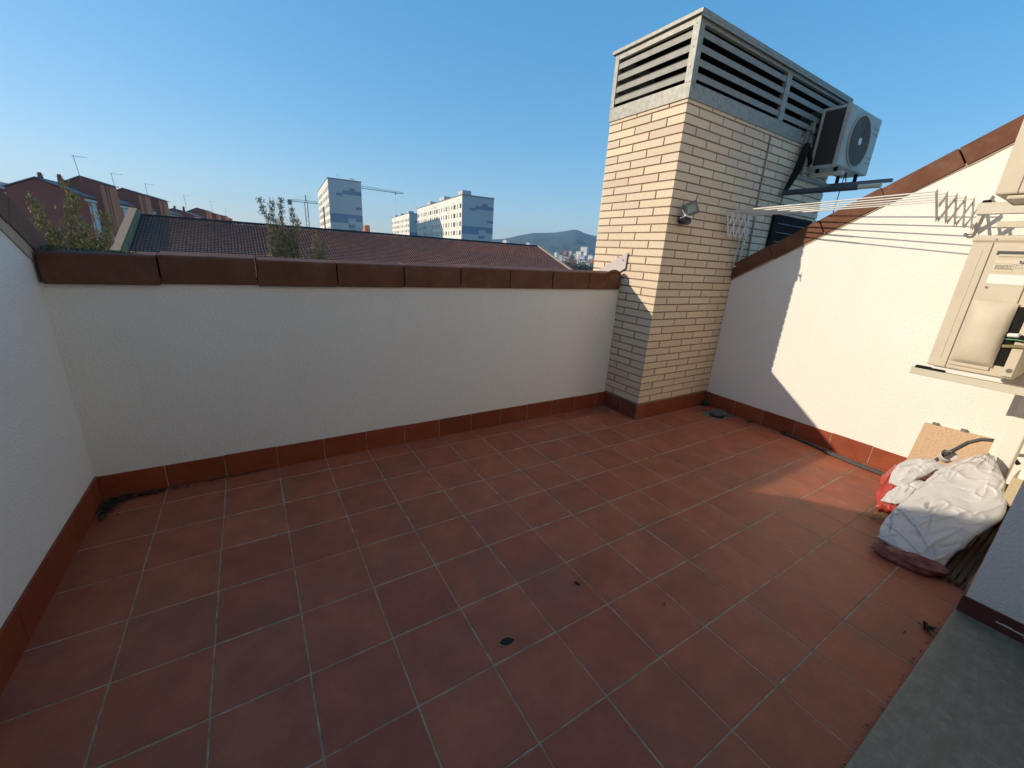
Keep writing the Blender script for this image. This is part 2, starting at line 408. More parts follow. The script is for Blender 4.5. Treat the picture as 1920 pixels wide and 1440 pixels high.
m = MB(); m.box(3.2592, 3.2610, YF-.235, YF-.110, .052, .058); m.box(3.2592, 3.2610, YF-.20, YF-.195, .044, .053); m.box(3.2592, 3.2610, YF-.16, YF-.13, .056, .061)
m.build('plaster_smear', M['white'], hs)
m = MB(); m.box(-.199, 3.262, YF-.75, YF+.010, -.02, .016); m.build('sill', M['slab'], hs, bevel=.004)
m = MB(); m.box(-.8, 4.2, -7.0, YF-.752, -.03, .004); m.build('floor', M['wood'], hs)
m = MB(); m.box(-.8, 4.2, -5.2, -5.0, 0, 2.6); m.box(-1, -.8, -5.0, YF-.672, 0, 2.6); m.box(4.2, 4.4, -5.0, YF-.672, 0, 2.6); m.box(-1, 4.4, -5.2, YF-.672, 2.6, 2.75)
m.build('room_wall', M['stucco2'], hs)
m = MB(); m.prism([(YF+.12, TOP+.01), (YF+.12, TOP+.08), (-6.5, 4.6), (-6.5, 4.5)], 0, -.5, 5.05); m.build('roof', M['coping_old'], hs)

# ---------------------------------------------------------------- brick ventilation shaft
sh = thing('ventilation_shaft', 'tall cream brick ventilation shaft with louvred galvanised hood', 'chimney', ((XC0+XC1)/2, (YC0+YC1)/2, 0))
ZB = 2.785; CO = .0697
m = MB(); m.box(XC0+.008, XC1-.008, YC0+.008, YC1-.008, -.2, ZB); m.build('mortar_core', M['brickmortar'], sh)
m = MB()
def bcol():
    q = random.random(); c = (.74, .595, .43)
    if q < .2: c = (.77, .63, .455)
    elif q < .4: c = (.72, .565, .42)
    elif q < .5: c = (.72, .60, .44)
    return jit(c, .055)
D_ = .012; JT = .0125; LF, LS = .340, .348
r = -1
while True:
    z1 = min(2.745 - r*CO - JT/2, ZB-.001); z0 = max(2.745 - (r+1)*CO + JT/2, .151); r += 1
    if z1 < .17: break
    if z1 - z0 < .008: continue
    short = (r % 2 == 1)                       # front starts with a half brick, the side with a whole one
    def row(a, b2, first, L):
        out = []; p = a; q = a+first
        while p < b2-.01:
            out.append((p+(JT/2 if p > a else 0), min(q, b2)-(JT/2 if q < b2 else 0))); p = q; q = p+L
        return out
    cc = bcol()
    for k, (p, q) in enumerate(row(XC0, XC1, LF/2 if short else LF, LF)):
        o = random.uniform(0, .002) if k else 0; c = bcol() if k else cc
        m.box(p, q, YC0-o, YC0+D_, z0, z1, c); m.box(p, q, YC1-D_, YC1+o, z0, z1, c)
    for k, (p, q) in enumerate(row(YC0, YC1, LS if short else LS/2, LS)):
        o = random.uniform(0, .002) if k else 0; c = bcol() if k else cc
        pa = max(p, YC0+D_); qa = min(q, YC1-D_)
        if qa - pa > .008: m.box(XC0-o, XC0+D_, pa, qa, z0, z1, c); m.box(XC1-D_, XC1+o, pa, qa, z0, z1, c)
# headers seen on the left face at the corners are the ends of the front bricks
m.build('brick_face', M['brick'], sh)
skirting(sh, 0, YC0, -1, XC0-.010, XR-.001, [3.80, 4.10, 4.40, 4.70], z1=.150)
skirting(sh, 1, XC0, -1, YC0+.001, YB-.013, [-.06], z1=.150, col=(.20, .06, .04))
# hood
hd = MB()
e = .012
hd.box(XC0-e, XC1+e, YC0-e, YC0+.0, ZB-.010, 2.886); hd.box(XC0-e, XC1+e, YC1, YC1+e, ZB-.010, 2.886)
hd.box(XC0-e, XC0, YC0+.0, YC1, ZB-.010, 2.886); hd.box(XC1, XC1+e, YC0, YC1, ZB-.010, 2.886)
hd.build('skirt_panel', M['galv'], sh, bevel=.001)
ZT = 3.345
def post(x0, x1, y0, y1): 
    q = MB(); q.box(x0, x1, y0, y1, 2.887, ZT-.031); return q.build('post', M['galv'], sh, bevel=.002)
w = .062
post(XC0-e, XC0+w-e, YC0-e, YC0-e+w); post(XC1-w+e, XC1+e, YC0-e, YC0-e+w)
post(XC0-e, XC0+.035, YC1-.035, YC1+e); post(XC1-w+e, XC1+e, YC1-w+e, YC1+e)
post(5.045, 5.125, YC0-e+.001, YC0+.03); post(5.045, 5.125, YC1-.03, YC1+e)
q = MB(); q.box(XC0-e+.002, XC1+e-.002, YC0-e+.002, YC0+.02, ZT-.075, ZT-.03); q.box(XC0-e+.002, XC1+e-.002, YC1-.02, YC1+e-.002, ZT-.075, ZT-.03)
q.box(XC0-e+.002, XC0+.02, YC0+.021, YC1-.021, ZT-.075, ZT-.03); q.box(XC1-.02, XC1+e-.002, YC0+.021, YC1-.021, ZT-.075, ZT-.03)
q.build('top_rail', M['galv'], sh)
q = MB(); q.box(XC0-.035, XC1+.035, YC0-.035, YC1+.035, ZT-.028, ZT)
q.box(XC0-.032, XC1+.032, YC0-.033, YC0-.030, ZT-.05, ZT-.02); q.build('hood_cap', M['galv'], sh, bevel=.002)
ns = 4; gap = .0915
for k in range(ns):
    zc = 3.223 - .0925*k
    def slat(p, q2, nrm):
        mm = MB(); w2 = .085; th = .0025
        n = Vector(nrm); c0, c1 = Vector(p), Vector(q2)
        lo = n*.004 + Vector((0, 0, -.030)); hi = n*-.055 + Vector((0, 0, .026))
        lip = n*.004 + Vector((0, 0, -.006))
        # folded blade: a visible front lip and a sloping blade
        vs = []
        for c in (c0, c1):
            for d in (lo, lo + Vector((0, 0, .044)), hi + Vector((0, 0, .026)), hi + Vector((0, 0, .023)) , lo + Vector((0, 0, .040)) - n*.003, lo - n*.003):
                vs.append(c + d)
        mm.add(vs, [(0,1,2,3,4,5), (11,10,9,8,7,6)] + [(i, i+6, (i+1) % 6+6, (i+1) % 6) for i in range(6)])
        mm.build('louvre_slat', M['galv_dark'], sh)
    slat((XC0+.052, YC0, zc), (5.043, YC0, zc), (0, -1, 0)); slat((5.127, YC0, zc), (XC1-.052, YC0, zc), (0, -1, 0))
    slat((XC0, YC1-.037, zc), (XC0, YC0+.052, zc), (-1, 0, 0))
    slat((XC1-.052, YC1, zc), (XC0+.052, YC1, zc), (0, 1, 0))
    slat((XC1, YC0+.052, zc), (XC1, YC1-.052, zc), (1, 0, 0))
q = MB(); q.box(XC0+.07, XC1-.07, YC0+.42, YC0+.44, 2.77, ZT-.03); q.box(4.2, 4.24, YC0+.09, YC1-.07, 2.77, ZT-.03); q.box(XC0+.07, XC1-.07, YC0+.08, YC1-.08, 2.786, 2.80); q.box(XC0+.03, XC1-.03, YC0+.03, YC1-.03, ZT-.042, ZT-.0295)
q.build('shade_liner', M['black'], sh)  # black boxes added under the cap: shade inside the hood put into colour
for (y_, z_) in ((YC0+.018, 3.27), (YC0+.018, 3.12), (YC0+.018, 2.99)):
    q = MB(); q.disc((XC0-e-.003, y_, z_), (-1, 0, 0), .006, 10, .003); q.build('screw', M['greybr'], sh)

# grey conduit up the front of the shaft
m = MB(); m.tube([(4.985, YC0-.010, 2.75), (5.0, YC0-.010, 2.27), (5.05, YC0-.010, 1.62)], .008)
tag(m.build('conduit', M['conduit']), 'thin grey conduit running up the brick shaft', 'pipe')

# dark louvred shutter behind the rack
lt = thing('louvre_shutter', 'dark louvred shutter low on the brick shaft behind the sloping coping', 'shutter', (5.75, YC0, 1.6))
m = MB(); m.box(5.36, 6.2, YC0-.035, YC0-.004, 1.2, 2.08); m.build('frame', M['rubber'], lt)
m = MB()
for k in range(9): m.box(5.42, 6.14, YC0-.05, YC0-.037, 1.27+k*.09, 1.275+k*.09)
m.build('slat', M['greybr'], lt)

# wall lamp
wl = thing('wall_lamp', 'small grey solar lamp with navy sensor housing on the brick shaft', 'lamp', (3.85, YC0, 1.93))
m = MB(); rot = Matrix.Translation((3.875, YC0-.080, 1.972)) @ Matrix.Rotation(R(-28), 4, 'Z') @ Matrix.Rotation(R(-24), 4, 'Y') @ Matrix.Rotation(R(-10), 4, 'X')
m.box(-.062, .062, -.012, .012, -.055, .055, M4=rot); m.build('panel', M['lampgrey'], wl, bevel=.006)
m = MB(); m.box(-.036, .036, -.016, -.0121, -.032, .032, M4=rot); m.build('lens', M['lamplens'], wl)
m = MB(); m.box(3.812, 3.918, YC0-.085, YC0-.006, 1.845, 1.915); m.build('sensor_housing', M['blue_black'], wl, bevel=.024)
m = MB(); m.beam((3.80, YC0-.088, 1.912), (3.90, YC0-.09, 1.902), .012, .012); m.beam((3.775, YC0-.075, 1.95), (3.81, YC0-.085, 1.915), .006, .006); m.beam((3.76, YC0-.075, 1.885), (3.805, YC0-.085, 1.908), .006, .006)
m.build('bracket', M['white'], wl)

# flashing plate beyond the coping
m = MB(); P = [(3.680, .563, 1.368), (3.680, .207, 1.395), (3.680, .124, 1.443), (3.680, .119, 1.591)]
vs = [Vector(p) for p in P] + [Vector(p)+Vector((.006, 0, 0)) for p in P]
m.add(vs, [(0,1,2,3),(7,6,5,4)] + [(i, i+4, (i+1) % 4+4, (i+1) % 4) for i in range(4)])
fp = thing('flashing_plate', 'grey pointed metal plate standing on the coping beside the brick shaft', 'plate', (3.6, .2, 1.39))
m.build('plate', mat('grey_metal_plate', (.50, .44, .42), (.54, .49, .46), 8, .6), fp)
m = MB(); m.disc((3.678, .160, 1.515), (-1, 0, 0), .010, 12, .002); m.build('bolt_hole', M['greybr'], fp)
m = MB(); rn = random.Random(2)
m.tube([(3.50+.03*k, .17, 1.392+.016*math.sin(math.pi*k/6)) for k in range(7)], [.006, .012, .016, .017, .016, .012, .006], 8)
m.build('clay_lump', M['coping'], fp)

# ---------------------------------------------------------------- air conditioner on the shaft
ac = thing('air_conditioner', 'white outdoor air conditioner with round fan grille high on the brick shaft', 'air conditioner', (6.2, -.43, 2.56))
X0, X1, Y0, Y1, Z0, Z1 = 5.80, 6.58, -.561, -.305, 2.56, 3.128
m = MB(); m.box(X0+.012, X1, Y0, Y1, Z0+.02, Z1); m.build('casing', M['acwhite'], ac, bevel=.012)
m = MB()
for (a, b2, c, d) in ((Y0, Y0+.045, Z0, Z1), (Y1-.028, Y1, Z0, Z1), (Y0+.045, Y1-.028, Z1-.03, Z1), (Y0+.045, Y1-.028, Z0, Z0+.035)): m.box(X0, X0+.014, a+.0015, b2-.0015, c+.0015, d-.0015)
m.build('side_frame', M['acwhite'], ac, bevel=.003)
m = MB(); m.box(X0+.006, X0+.0118, Y0+.045, Y1-.028, Z0+.035, Z1-.03)
for k in range(24): m.box(X0+.003, X0+.0065, Y0+.046, Y1-.029, Z0+.045+k*.0205, Z0+.052+k*.0205)
m.build('coil_grille', M['coil'], ac)
fc = (6.145, Y0, 2.845)
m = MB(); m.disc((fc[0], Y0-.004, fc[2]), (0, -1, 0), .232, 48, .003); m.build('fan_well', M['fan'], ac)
m = MB(); m.ring((fc[0], Y0-.006, fc[2]), (0, 1, 0), .238, .009, 56, 8); m.build('fan_ring', M['acwhite'], ac)
m = MB()
for k in range(13): m.ring((fc[0], Y0-.012, fc[2]), (0, 1, 0), .045+k*.0148, .0022, 40, 4)
for k in range(8):
    a = k*math.pi/4; m.beam((fc[0]+.03*math.cos(a), Y0-.012, fc[2]+.03*math.sin(a)), (fc[0]+.236*math.cos(a), Y0-.012, fc[2]+.236*math.sin(a)), .004, .004)
m.build('fan_grille', M['grill'], ac)
m = MB(); m.disc((fc[0], Y0-.016, fc[2]), (0, -1, 0), .034, 20, .008); m.build('fan_hub', M['white'], ac)
for zz in (3.02, 2.965, 2.74, 2.69):
    m = MB(); m.box(6.42, 6.56, Y0-.002, Y0-.0004, zz, zz+.008); m.build('vent_slot', M['grill'], ac)
br = thing('ac_bracket', 'steel wall brackets under the air conditioner on the brick shaft', 'bracket', (6.1, -.4, 2.5))
m = MB(); m.box(5.88, 5.92, -.60, YC0-.013, 2.50, 2.535); m.build('arm', M['bracket'], br, bevel=.003)
m = MB(); m.box(6.40, 6.44, -.86, YC0-.013, 2.47, 2.505); m.build('arm', M['greybr'], br, bevel=.003)
m = MB(); m.box(5.66, 5.70, YC0-.05, YC0-.013, 2.50, 2.98); m.box(5.60, 5.625, YC0-.04, YC0-.013, 2.56, 2.93); m.build('upright', M['galv'], br, bevel=.003)
m = MB(); m.box(5.62, 6.60, YC0-.028, YC0-.0125, 2.46, 2.498); m.build('rail', M['galv'], br)
for x_ in (5.9, 6.42):
    for y_ in (-.35, -.52):
        m = MB(); m.tube([(x_, y_, 2.535 if x_ < 6 else 2.505), (x_, y_, 2.579)], .018, 12); m.build('rubber_foot', M['rubber'], br)
# insulated lines
m = MB(); m.tube([(5.60, -.33, 2.76), (5.56, -.34, 2.70), (5.54, -.34, 2.62), (5.50, -.33, 2.50), (5.46, -.32, 2.38), (5.40, -.31, 2.28)], [.03, .034, .034, .03, .028, .02], 10)
m.tube([(5.82, -.30, 2.62), (5.72, -.33, 2.66), (5.62, -.34, 2.73)], .024, 8)
m.tube([(5.55, -.36, 2.65), (5.51, -.36, 2.52), (5.47, -.34, 2.42)], .02, 8)
tag(m.build('insulated_pipe', M['rubber']), 'black insulated refrigerant pipe sagging down the brick shaft', 'pipe')
m = MB(); m.tube([(5.42, -.30, 2.30), (5.40, -.31, 2.20), (5.36, -.30, 2.12)], .004, 6); tag(m.build('cable', M['rubber']), 'short black cable end below the pipe collar on the shaft', 'cable')
m = MB(); pts = [(5.66+.14*math.cos(a)*-1 - .10, -.34, 2.76+.12*math.sin(a)) for a in [R(20+k*22) for k in range(10)]]
m.tube(pts, .005, 6)
tag(m.build('cable', M['rubber']), 'thin black cable loop beside the air conditioner on the shaft', 'cable')
m = MB(); m.tube([(6.10, -.55, 2.55), (6.07, -.58, 2.45), (6.05, -.56, 2.53), (6.04, -.56, 2.40), (6.02, -.56, 2.1)], .004, 6)
tag(m.build('cable', M['rubber']), 'black cable hanging below the fan of the air conditioner on the shaft', 'cable')
pp = thing('drain_pipe', 'dark grey plastic pipe with cream end reaching out from the shaft over the coping', 'pipe', (5.4, -.3, 2.3))
m = MB(); m.tube([(5.40, -.29, 2.285), (5.41, -.95, 2.285)], .026, 14); m.build('tube', M['pipegrey'], pp)
m = MB(); m.tube([(5.41, -.952, 2.285), (5.41, -1.12, 2.285)], .021, 14); m.build('cream_end', M['bracket'], pp)
m = MB(); m.tube([(5.40, -.285, 2.285), (5.40, -.31, 2.285)], .03, 12); m.build('collar', M['galv'], pp)

# ---------------------------------------------------------------- the two cream units over the right corner
def service_unit(t, x0, y0, y1, z0, z1, full):
    x1 = x0+.86
    m = MB(); m.box(x0+.004, x1, y0, y1, z0, z1-.03); m.build('casing', M['accream'], t, bevel=.008)
    m = MB(); m.box(x0-.004, x1+.006, y0-.005, y1+.006, z1-.036, z1); m.build('lid', M['accream'], t, bevel=.012)
    m = MB(); m.disc((x0-.0045, y1-.085, z1-.022), (-1, 0, 0), .005, 10, .002); m.build('screw', M['greybr'], t)
    m = MB(); m.box(x0+.002, x0+.0038, y1-.080, y1-.077, z0+.004, z1-.038); m.build('seam', M['ink'], t)
    # front grille facing the back wall
    m = MB(); m.ring((x0+.35, y1+.006, (z0+z1)/2), (0, 1, 0), .26, .008, 40, 6)
    for k in range(9): m.ring((x0+.35, y1+.006, (z0+z1)/2), (0, 1, 0), .04+k*.026, .003, 32, 4)
    m.build('fan_grille', M['grill'], t)
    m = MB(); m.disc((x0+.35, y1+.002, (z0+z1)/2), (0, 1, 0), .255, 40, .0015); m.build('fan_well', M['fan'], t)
    if not full: return
    # narrow raised line on the front wrap
    m = MB(); m.box(x0+.002, x0+.0045, y1-.048, y1-.044, z0+.05, z1-.07); m.build('groove', M['bracket'], t)
    # service cover
    m = MB(); m.box(x0-.006, x0+.003, y1-.244, y1-.084, z0+.025, z1-.05); m.build('service_cover', M['accream'], t, bevel=.006)
    cov = [o for o in t.children if o.name.startswith('service_cover')][-1]
    m = MB(); m.box(x0-.0072, x0-.0062, y1-.235, y1-.105, z1-.098, z1-.078); m.build('handle_recess', M['ink'], cov)
    m = MB(); m.box(x0-.0105, x0-.0064, y1-.235, y1-.115, z1-.106, z1-.094); m.build('handle_lip', M['accream'], cov, bevel=.002)
    m = MB(); m.box(x0-.0075, x0-.0062, y1-.232, y1-.110, z1-.178, z1-.122); m.build('rating_plate', M['label'], cov)
    pl = [o for o in cov.children if o.name.startswith('rating_plate')][-1]
    m = MB(); rn = random.Random(8)
    xx0, xx1 = x0-.0088, x0-.0077
    for k in range(4):
        yy = y1-.118
        while yy > y1-.175:
            w_ = rn.uniform(.004, .013); m.box(xx0, xx1, yy-w_, yy, z1-.150-k*.0055, z1-.1475-k*.0055); yy -= w_+.003
    for k in range(3):
        yy = y1-.186
        while yy > y1-.222:
            w_ = rn.uniform(.003, .008); m.box(xx0, xx1, yy-w_, yy, z1-.147-k*.007, z1-.1452-k*.007); yy -= w_+.004
    m.box(xx0, xx1, y1-.1815, y1-.1808, z1-.176, z1-.142); m.box(xx0, xx1, y1-.23, y1-.112, z1-.1412, z1-.1405); m.box(xx0, xx1, y1-.23, y1-.112, z1-.1685, z1-.168)
    m.disc((xx0, y1-.198, z1-.127), (-1, 0, 0), .004, 12, .001); m.box(xx0, xx1, y1-.222, y1-.205, z1-.129, z1-.126)
    vs = [(xx0, y1-.207+.013*math.cos(a), z1-.1345+.0035*math.sin(a)) for a in [i*math.pi/8 for i in range(16)]]
    m.add(vs, [tuple(range(16))]); m.build('print', M['ink'], pl, fix=False) if False else m.build('plate_text', M['ink'], cov)
    m = MB(); m.box(x0-.0076, x0-.0062, y1-.238, y1-.108, z1-.242, z1-.194); m.build('paper_sticker', M['sticker'], cov)
    m = MB(); m.disc((x0-.0095, y1-.116, z1-.262), (-1, 0, 0), .006, 12, .003); m.build('screw', M['greybr'], cov)
    # bulged valve cover
    m = MB(); ny, nz = 14, 26
    ya, yb2, za, zb = y1-.088, y1-.252, z0+.045, z0+.385
    vs = []
    for i in range(ny+1):
        for k in range(nz+1):
            u = i/ny; v = k/nz
            f = min(1, math.sin(math.pi*u)**.45*1.02)*min(1, (math.sin(math.pi*min(v*1.0, .999))**.35)*1.05)
            taper = 1 if v < .8 else 1-(v-.8)*1.2
            yy = ya + (yb2-ya)*u
            vs.append((x0-.006 - .052*max(0, f)*taper, yy, za+(zb-za)*v))
    m.add(vs, [(i*(nz+1)+k, (i+1)*(nz+1)+k, (i+1)*(nz+1)+k+1, i*(nz+1)+k+1) for i in range(ny) for k in range(nz)], smooth=True)
    m.build('valve_cover', M['accream'], t)
    # recess with valves behind the cover
    m = MB(); m.box(x0+.000, x0+.0035, y1-.290, y1-.254, z0+.06, z0+.37); m.build('valve_recess', M['rubber'], t)
    m = MB(); m.box(x0-.012, x0+.003, y0+.005, y1-.292, z0+.012, z1-.06); m.build('rear_panel', M['accream'], t, bevel=.004)
    m = MB(); m.tube([(x0-.010, y1-.268, z0+.215), (x0-.020, y1-.31, z0+.215), (x0-.015, y1-.40, z0+.205), (x0+.03, YF+.01, z0+.20)], [.012, .017, .019, .019], 12); m.build('insulated_line', M['rubber'], t)
    m = MB(); m.tube([(x0-.012, y1-.262, z0+.225), (x0-.030, y1-.30, z0+.230)], .011, 10); m.build('white_wrap', M['white'], t)
    m = MB(); m.tube([(x0-.03, y1-.26, z0+.205), (x0-.037, y1-.30, z0+.208), (x0-.03, y1-.38, z0+.20)], .003, 6); m.build('green_wire', mat('green_wire', (.10, .28, .12), rough=.5), t)
    m = MB(); m.tube([(x0-.012, y1-.258, z0+.165), (x0-.022, y1-.31, z0+.175), (x0-.012, y1-.42, z0+.17), (x0+.02, YF+.01, z0+.15)], .009, 8); m.build('pale_line', M['straw'], t)
    m = MB(); m.disc((x0-.013, y1-.315, z0+.045), (-1, 0, 0), .012, 14, .002); m.build('badge', M['lampgrey'], t)
    m = MB(); m.box(x0-.006, x0+.84, y1-.30, y1-.03, z0-.014, z0-.003); m.build('base_rail', M['pvc'], t)
AX = 3.90
a1 = thing('air_conditioner', 'cream outdoor unit with rating plate and bulged valve cover, nearest the right edge', 'air conditioner', (AX+.4, -2.28, 1.03))
service_unit(a1, AX, -2.452, -2.115, 1.035, 1.752, True)
b1 = thing('ac_bracket', 'cream steel brackets carrying the lower cream outdoor unit', 'bracket', (AX+.4, -2.4, .98))
for xx in (AX-.01, AX+.80):
    m = MB(); m.box(xx, xx+.04, YF+.001, -2.06, .966, 1.006); m.box(xx, xx+.04, YF+.001, YF+.03, .70, .965); m.build('arm', M['bracket'], b1, bevel=.002)
    m = MB(); m.box(xx+.002, xx+.038, -2.20, -2.075, 1.007, 1.020); m.build('rubber_foot', M['rubber'], b1)
a2 = thing('air_conditioner', 'upper cream outdoor unit mostly cut off by the right edge of the photo', 'air conditioner', (AX+.4, -2.28, 1.96))
service_unit(a2, AX, -2.452, -2.127, 1.950, 2.62, False)
m = MB(); m.box(AX+.02, AX+.8, -2.40, -2.17, 1.925, 1.949); m.build('drip_tray', M['bracket'], a2, bevel=.01)
b2_ = thing('ac_bracket', 'cream steel brackets carrying the upper cream outdoor unit', 'bracket', (AX+.4, -2.4, 1.87))
for xx, yt, zc in ((AX+.0, -2.085, 1.875), (AX+.24, -2.03, 1.925), (AX+.70, -2.052, 1.868)):
    m = MB(); m.box(xx, xx+.04, YF+.001, yt, zc-.018, zc+.018); m.build('arm', M['bracket'], b2_, bevel=.002)
m = MB(); m.tube([(AX+.26, -2.06, 1.943), (AX+.26, -2.06, 1.957)], .018, 10); m.build('rubber_foot', M['rubber'], b2_)

# ---------------------------------------------------------------- drying rack
dr = thing('drying_rack', 'white folding drying rack stretched between the shaft and the right wall', 'drying rack', (4.6, -1.1, 2.0))
tl = [(4.44+.098*k, -.335, 2.008) for k in range(5)]
tr = [(4.03+.150*k, -1.862-.010*k, 2.004+.006*k) for k in range(5)]
for k in range(5):
    a, b2 = Vector(tl[k]), Vector(tr[k]); m = MB()
    m.tube([a, a.lerp(b2, .42)], .0065, 8); m.build('rod', M['rod'], dr)
    m = MB(); m.tube([a.lerp(b2, .42), b2], .0044, 8); m.build('rod', M['rod'], dr)
def lattice(tips, dy, zt, zb, half, xmax, wd, dzt=0):
    for k, (x, y, z_) in enumerate(tips):
        for sgn, o in ((1, 0), (0, .007)):
            if sgn: a, b5 = (x, y, z_+.008), (x+half, y+dy*.5, zb)
            else: a, b5 = (x+half, y-o+dy*.5, zb), (x+2*half, y-o+dy, z_+.004)
            if b5[0] > xmax:
                f_ = (xmax-a[0])/(b5[0]-a[0])
                if f_ <= .1: continue
                b5 = tuple(a[i]+(b5[i]-a[i])*f_ for i in range(3))
            mm = MB(); mm.beam(a, b5, wd, .0035, up=(0, 1, 0)); mm.build('scissor_arm', M['rack'], dr)
    a = tips[0]; mm = MB(); mm.beam((a[0]+half*.55, a[1]-.012, (zt+zb)/2), (a[0]+half, a[1]-.012, a[2]), wd, .0035, up=(0, 1, 0)); mm.build('scissor_arm', M['rack'], dr)
lattice(tl, 0, 2.012, 1.79, .092, 4.85, .021)
lattice(tr, -.01, 2.01, 1.862, .165, 4.83, .027)
m = MB(); m.beam((4.875, -.31, 2.0), (4.86, -.31, 1.51), .030, .006, up=(0, 1, 0)); m.build('wall_bracket', M['rack'], dr)
m = MB(); m.beam((4.80, -.300, 1.78), (4.79, -.300, 1.51), .008, .006, up=(0, 1, 0)); m.box(4.79, 4.87, -.303, -.297, 1.52, 1.535); m.build('wall_bracket', M['rack'], dr)
for k in range(8):
    m = MB(); m.disc((4.874-.0018*k, -.3145, 1.97-.06*k), (0, -1, 0), .006, 8, .001); m.build('screw_hole', M['ink'], dr)
m = MB(); m.beam((4.835, -1.93, 2.075), (4.835, -1.905, 1.815), .022, .022, up=(0, 1, 0)); m.build('wall_bracket', M['rack'], dr)
m = MB(); m.disc((4.80, -1.93, 2.05), (-1, 0, 0), .011, 14, .02); m.build('knob', M['white'], dr)
m = MB(); m.tube([(4.845, -1.885, 1.825), (4.815, -1.885, 1.825)], .010, 8); m.build('anchor', M['greybr'], dr)

# ---------------------------------------------------------------- things in the right corner
def heap(name, m, c, rx, ry, rz, seed, amp, label, cat, parent=None, sub=48, ridg=1.0, rot=0, freq=6):
    mb = MB(); nu, nv = sub, sub//2; vs = []
    sd = Vector((seed*3.1, seed*1.7, seed))
    for j in range(nv+1):
        th = math.pi*j/nv
        for i in range(nu):
            ph = 2*math.pi*i/nu
            d = Vector((math.sin(th)*math.cos(ph), math.sin(th)*math.sin(ph), math.cos(th)))
            n1 = noise.noise(d*1.3+sd); n2 = 1-abs(noise.noise(d*freq*.5+sd))*2; n3 = 1-abs(noise.noise(d*freq+sd*2))*2
            k = 1 + amp*(n1*1.2 + ridg*.45*n2 + ridg*.22*n3)
            p = Vector((d.x*rx, d.y*ry, d.z*rz))*k
            p = Matrix.Rotation(rot, 3, 'Z') @ p
            p = p + Vector(c); p.z = max(p.z, .004 + .004*noise.noise(p*20))
            vs.append(p)
    mb.add(vs, [(j*nu+i, j*nu+(i+1) % nu, (j+1)*nu+(i+1) % nu, (j+1)*nu+i) for j in range(nv) for i in range(nu)], smooth=True)
    o = mb.build(name, m, parent)
    if not parent: tag(o, label, cat)
    return o
heap('cloth', M['burg'], (3.475, -2.415, .028), .045, .108, .040, 5, .4, 'burgundy cloth bunched under the front corner of the white cover', 'cloth', rot=R(14), freq=9, ridg=1.6)
heap('cardboard_scrap', M['bag'], (4.03, -2.43, .11), .26, .13, .12, 12, .2, 'pale scraps stuffed beneath the white cover', 'scrap', rot=R(10), freq=5)
def polyat(P, t):
    P = [Vector(p) for p in P]; n = len(P)-1; x = min(t*n, n-1e-6); k = int(x); f = x-k
    p0, p1, p2, p3 = P[max(k-1, 0)], P[k], P[k+1], P[min(k+2, n)]
    return .5*((2*p1) + (p2-p0)*f + (2*p0-5*p1+4*p2-p3)*f*f + (3*p1-p0-3*p2+p3)*f**3)
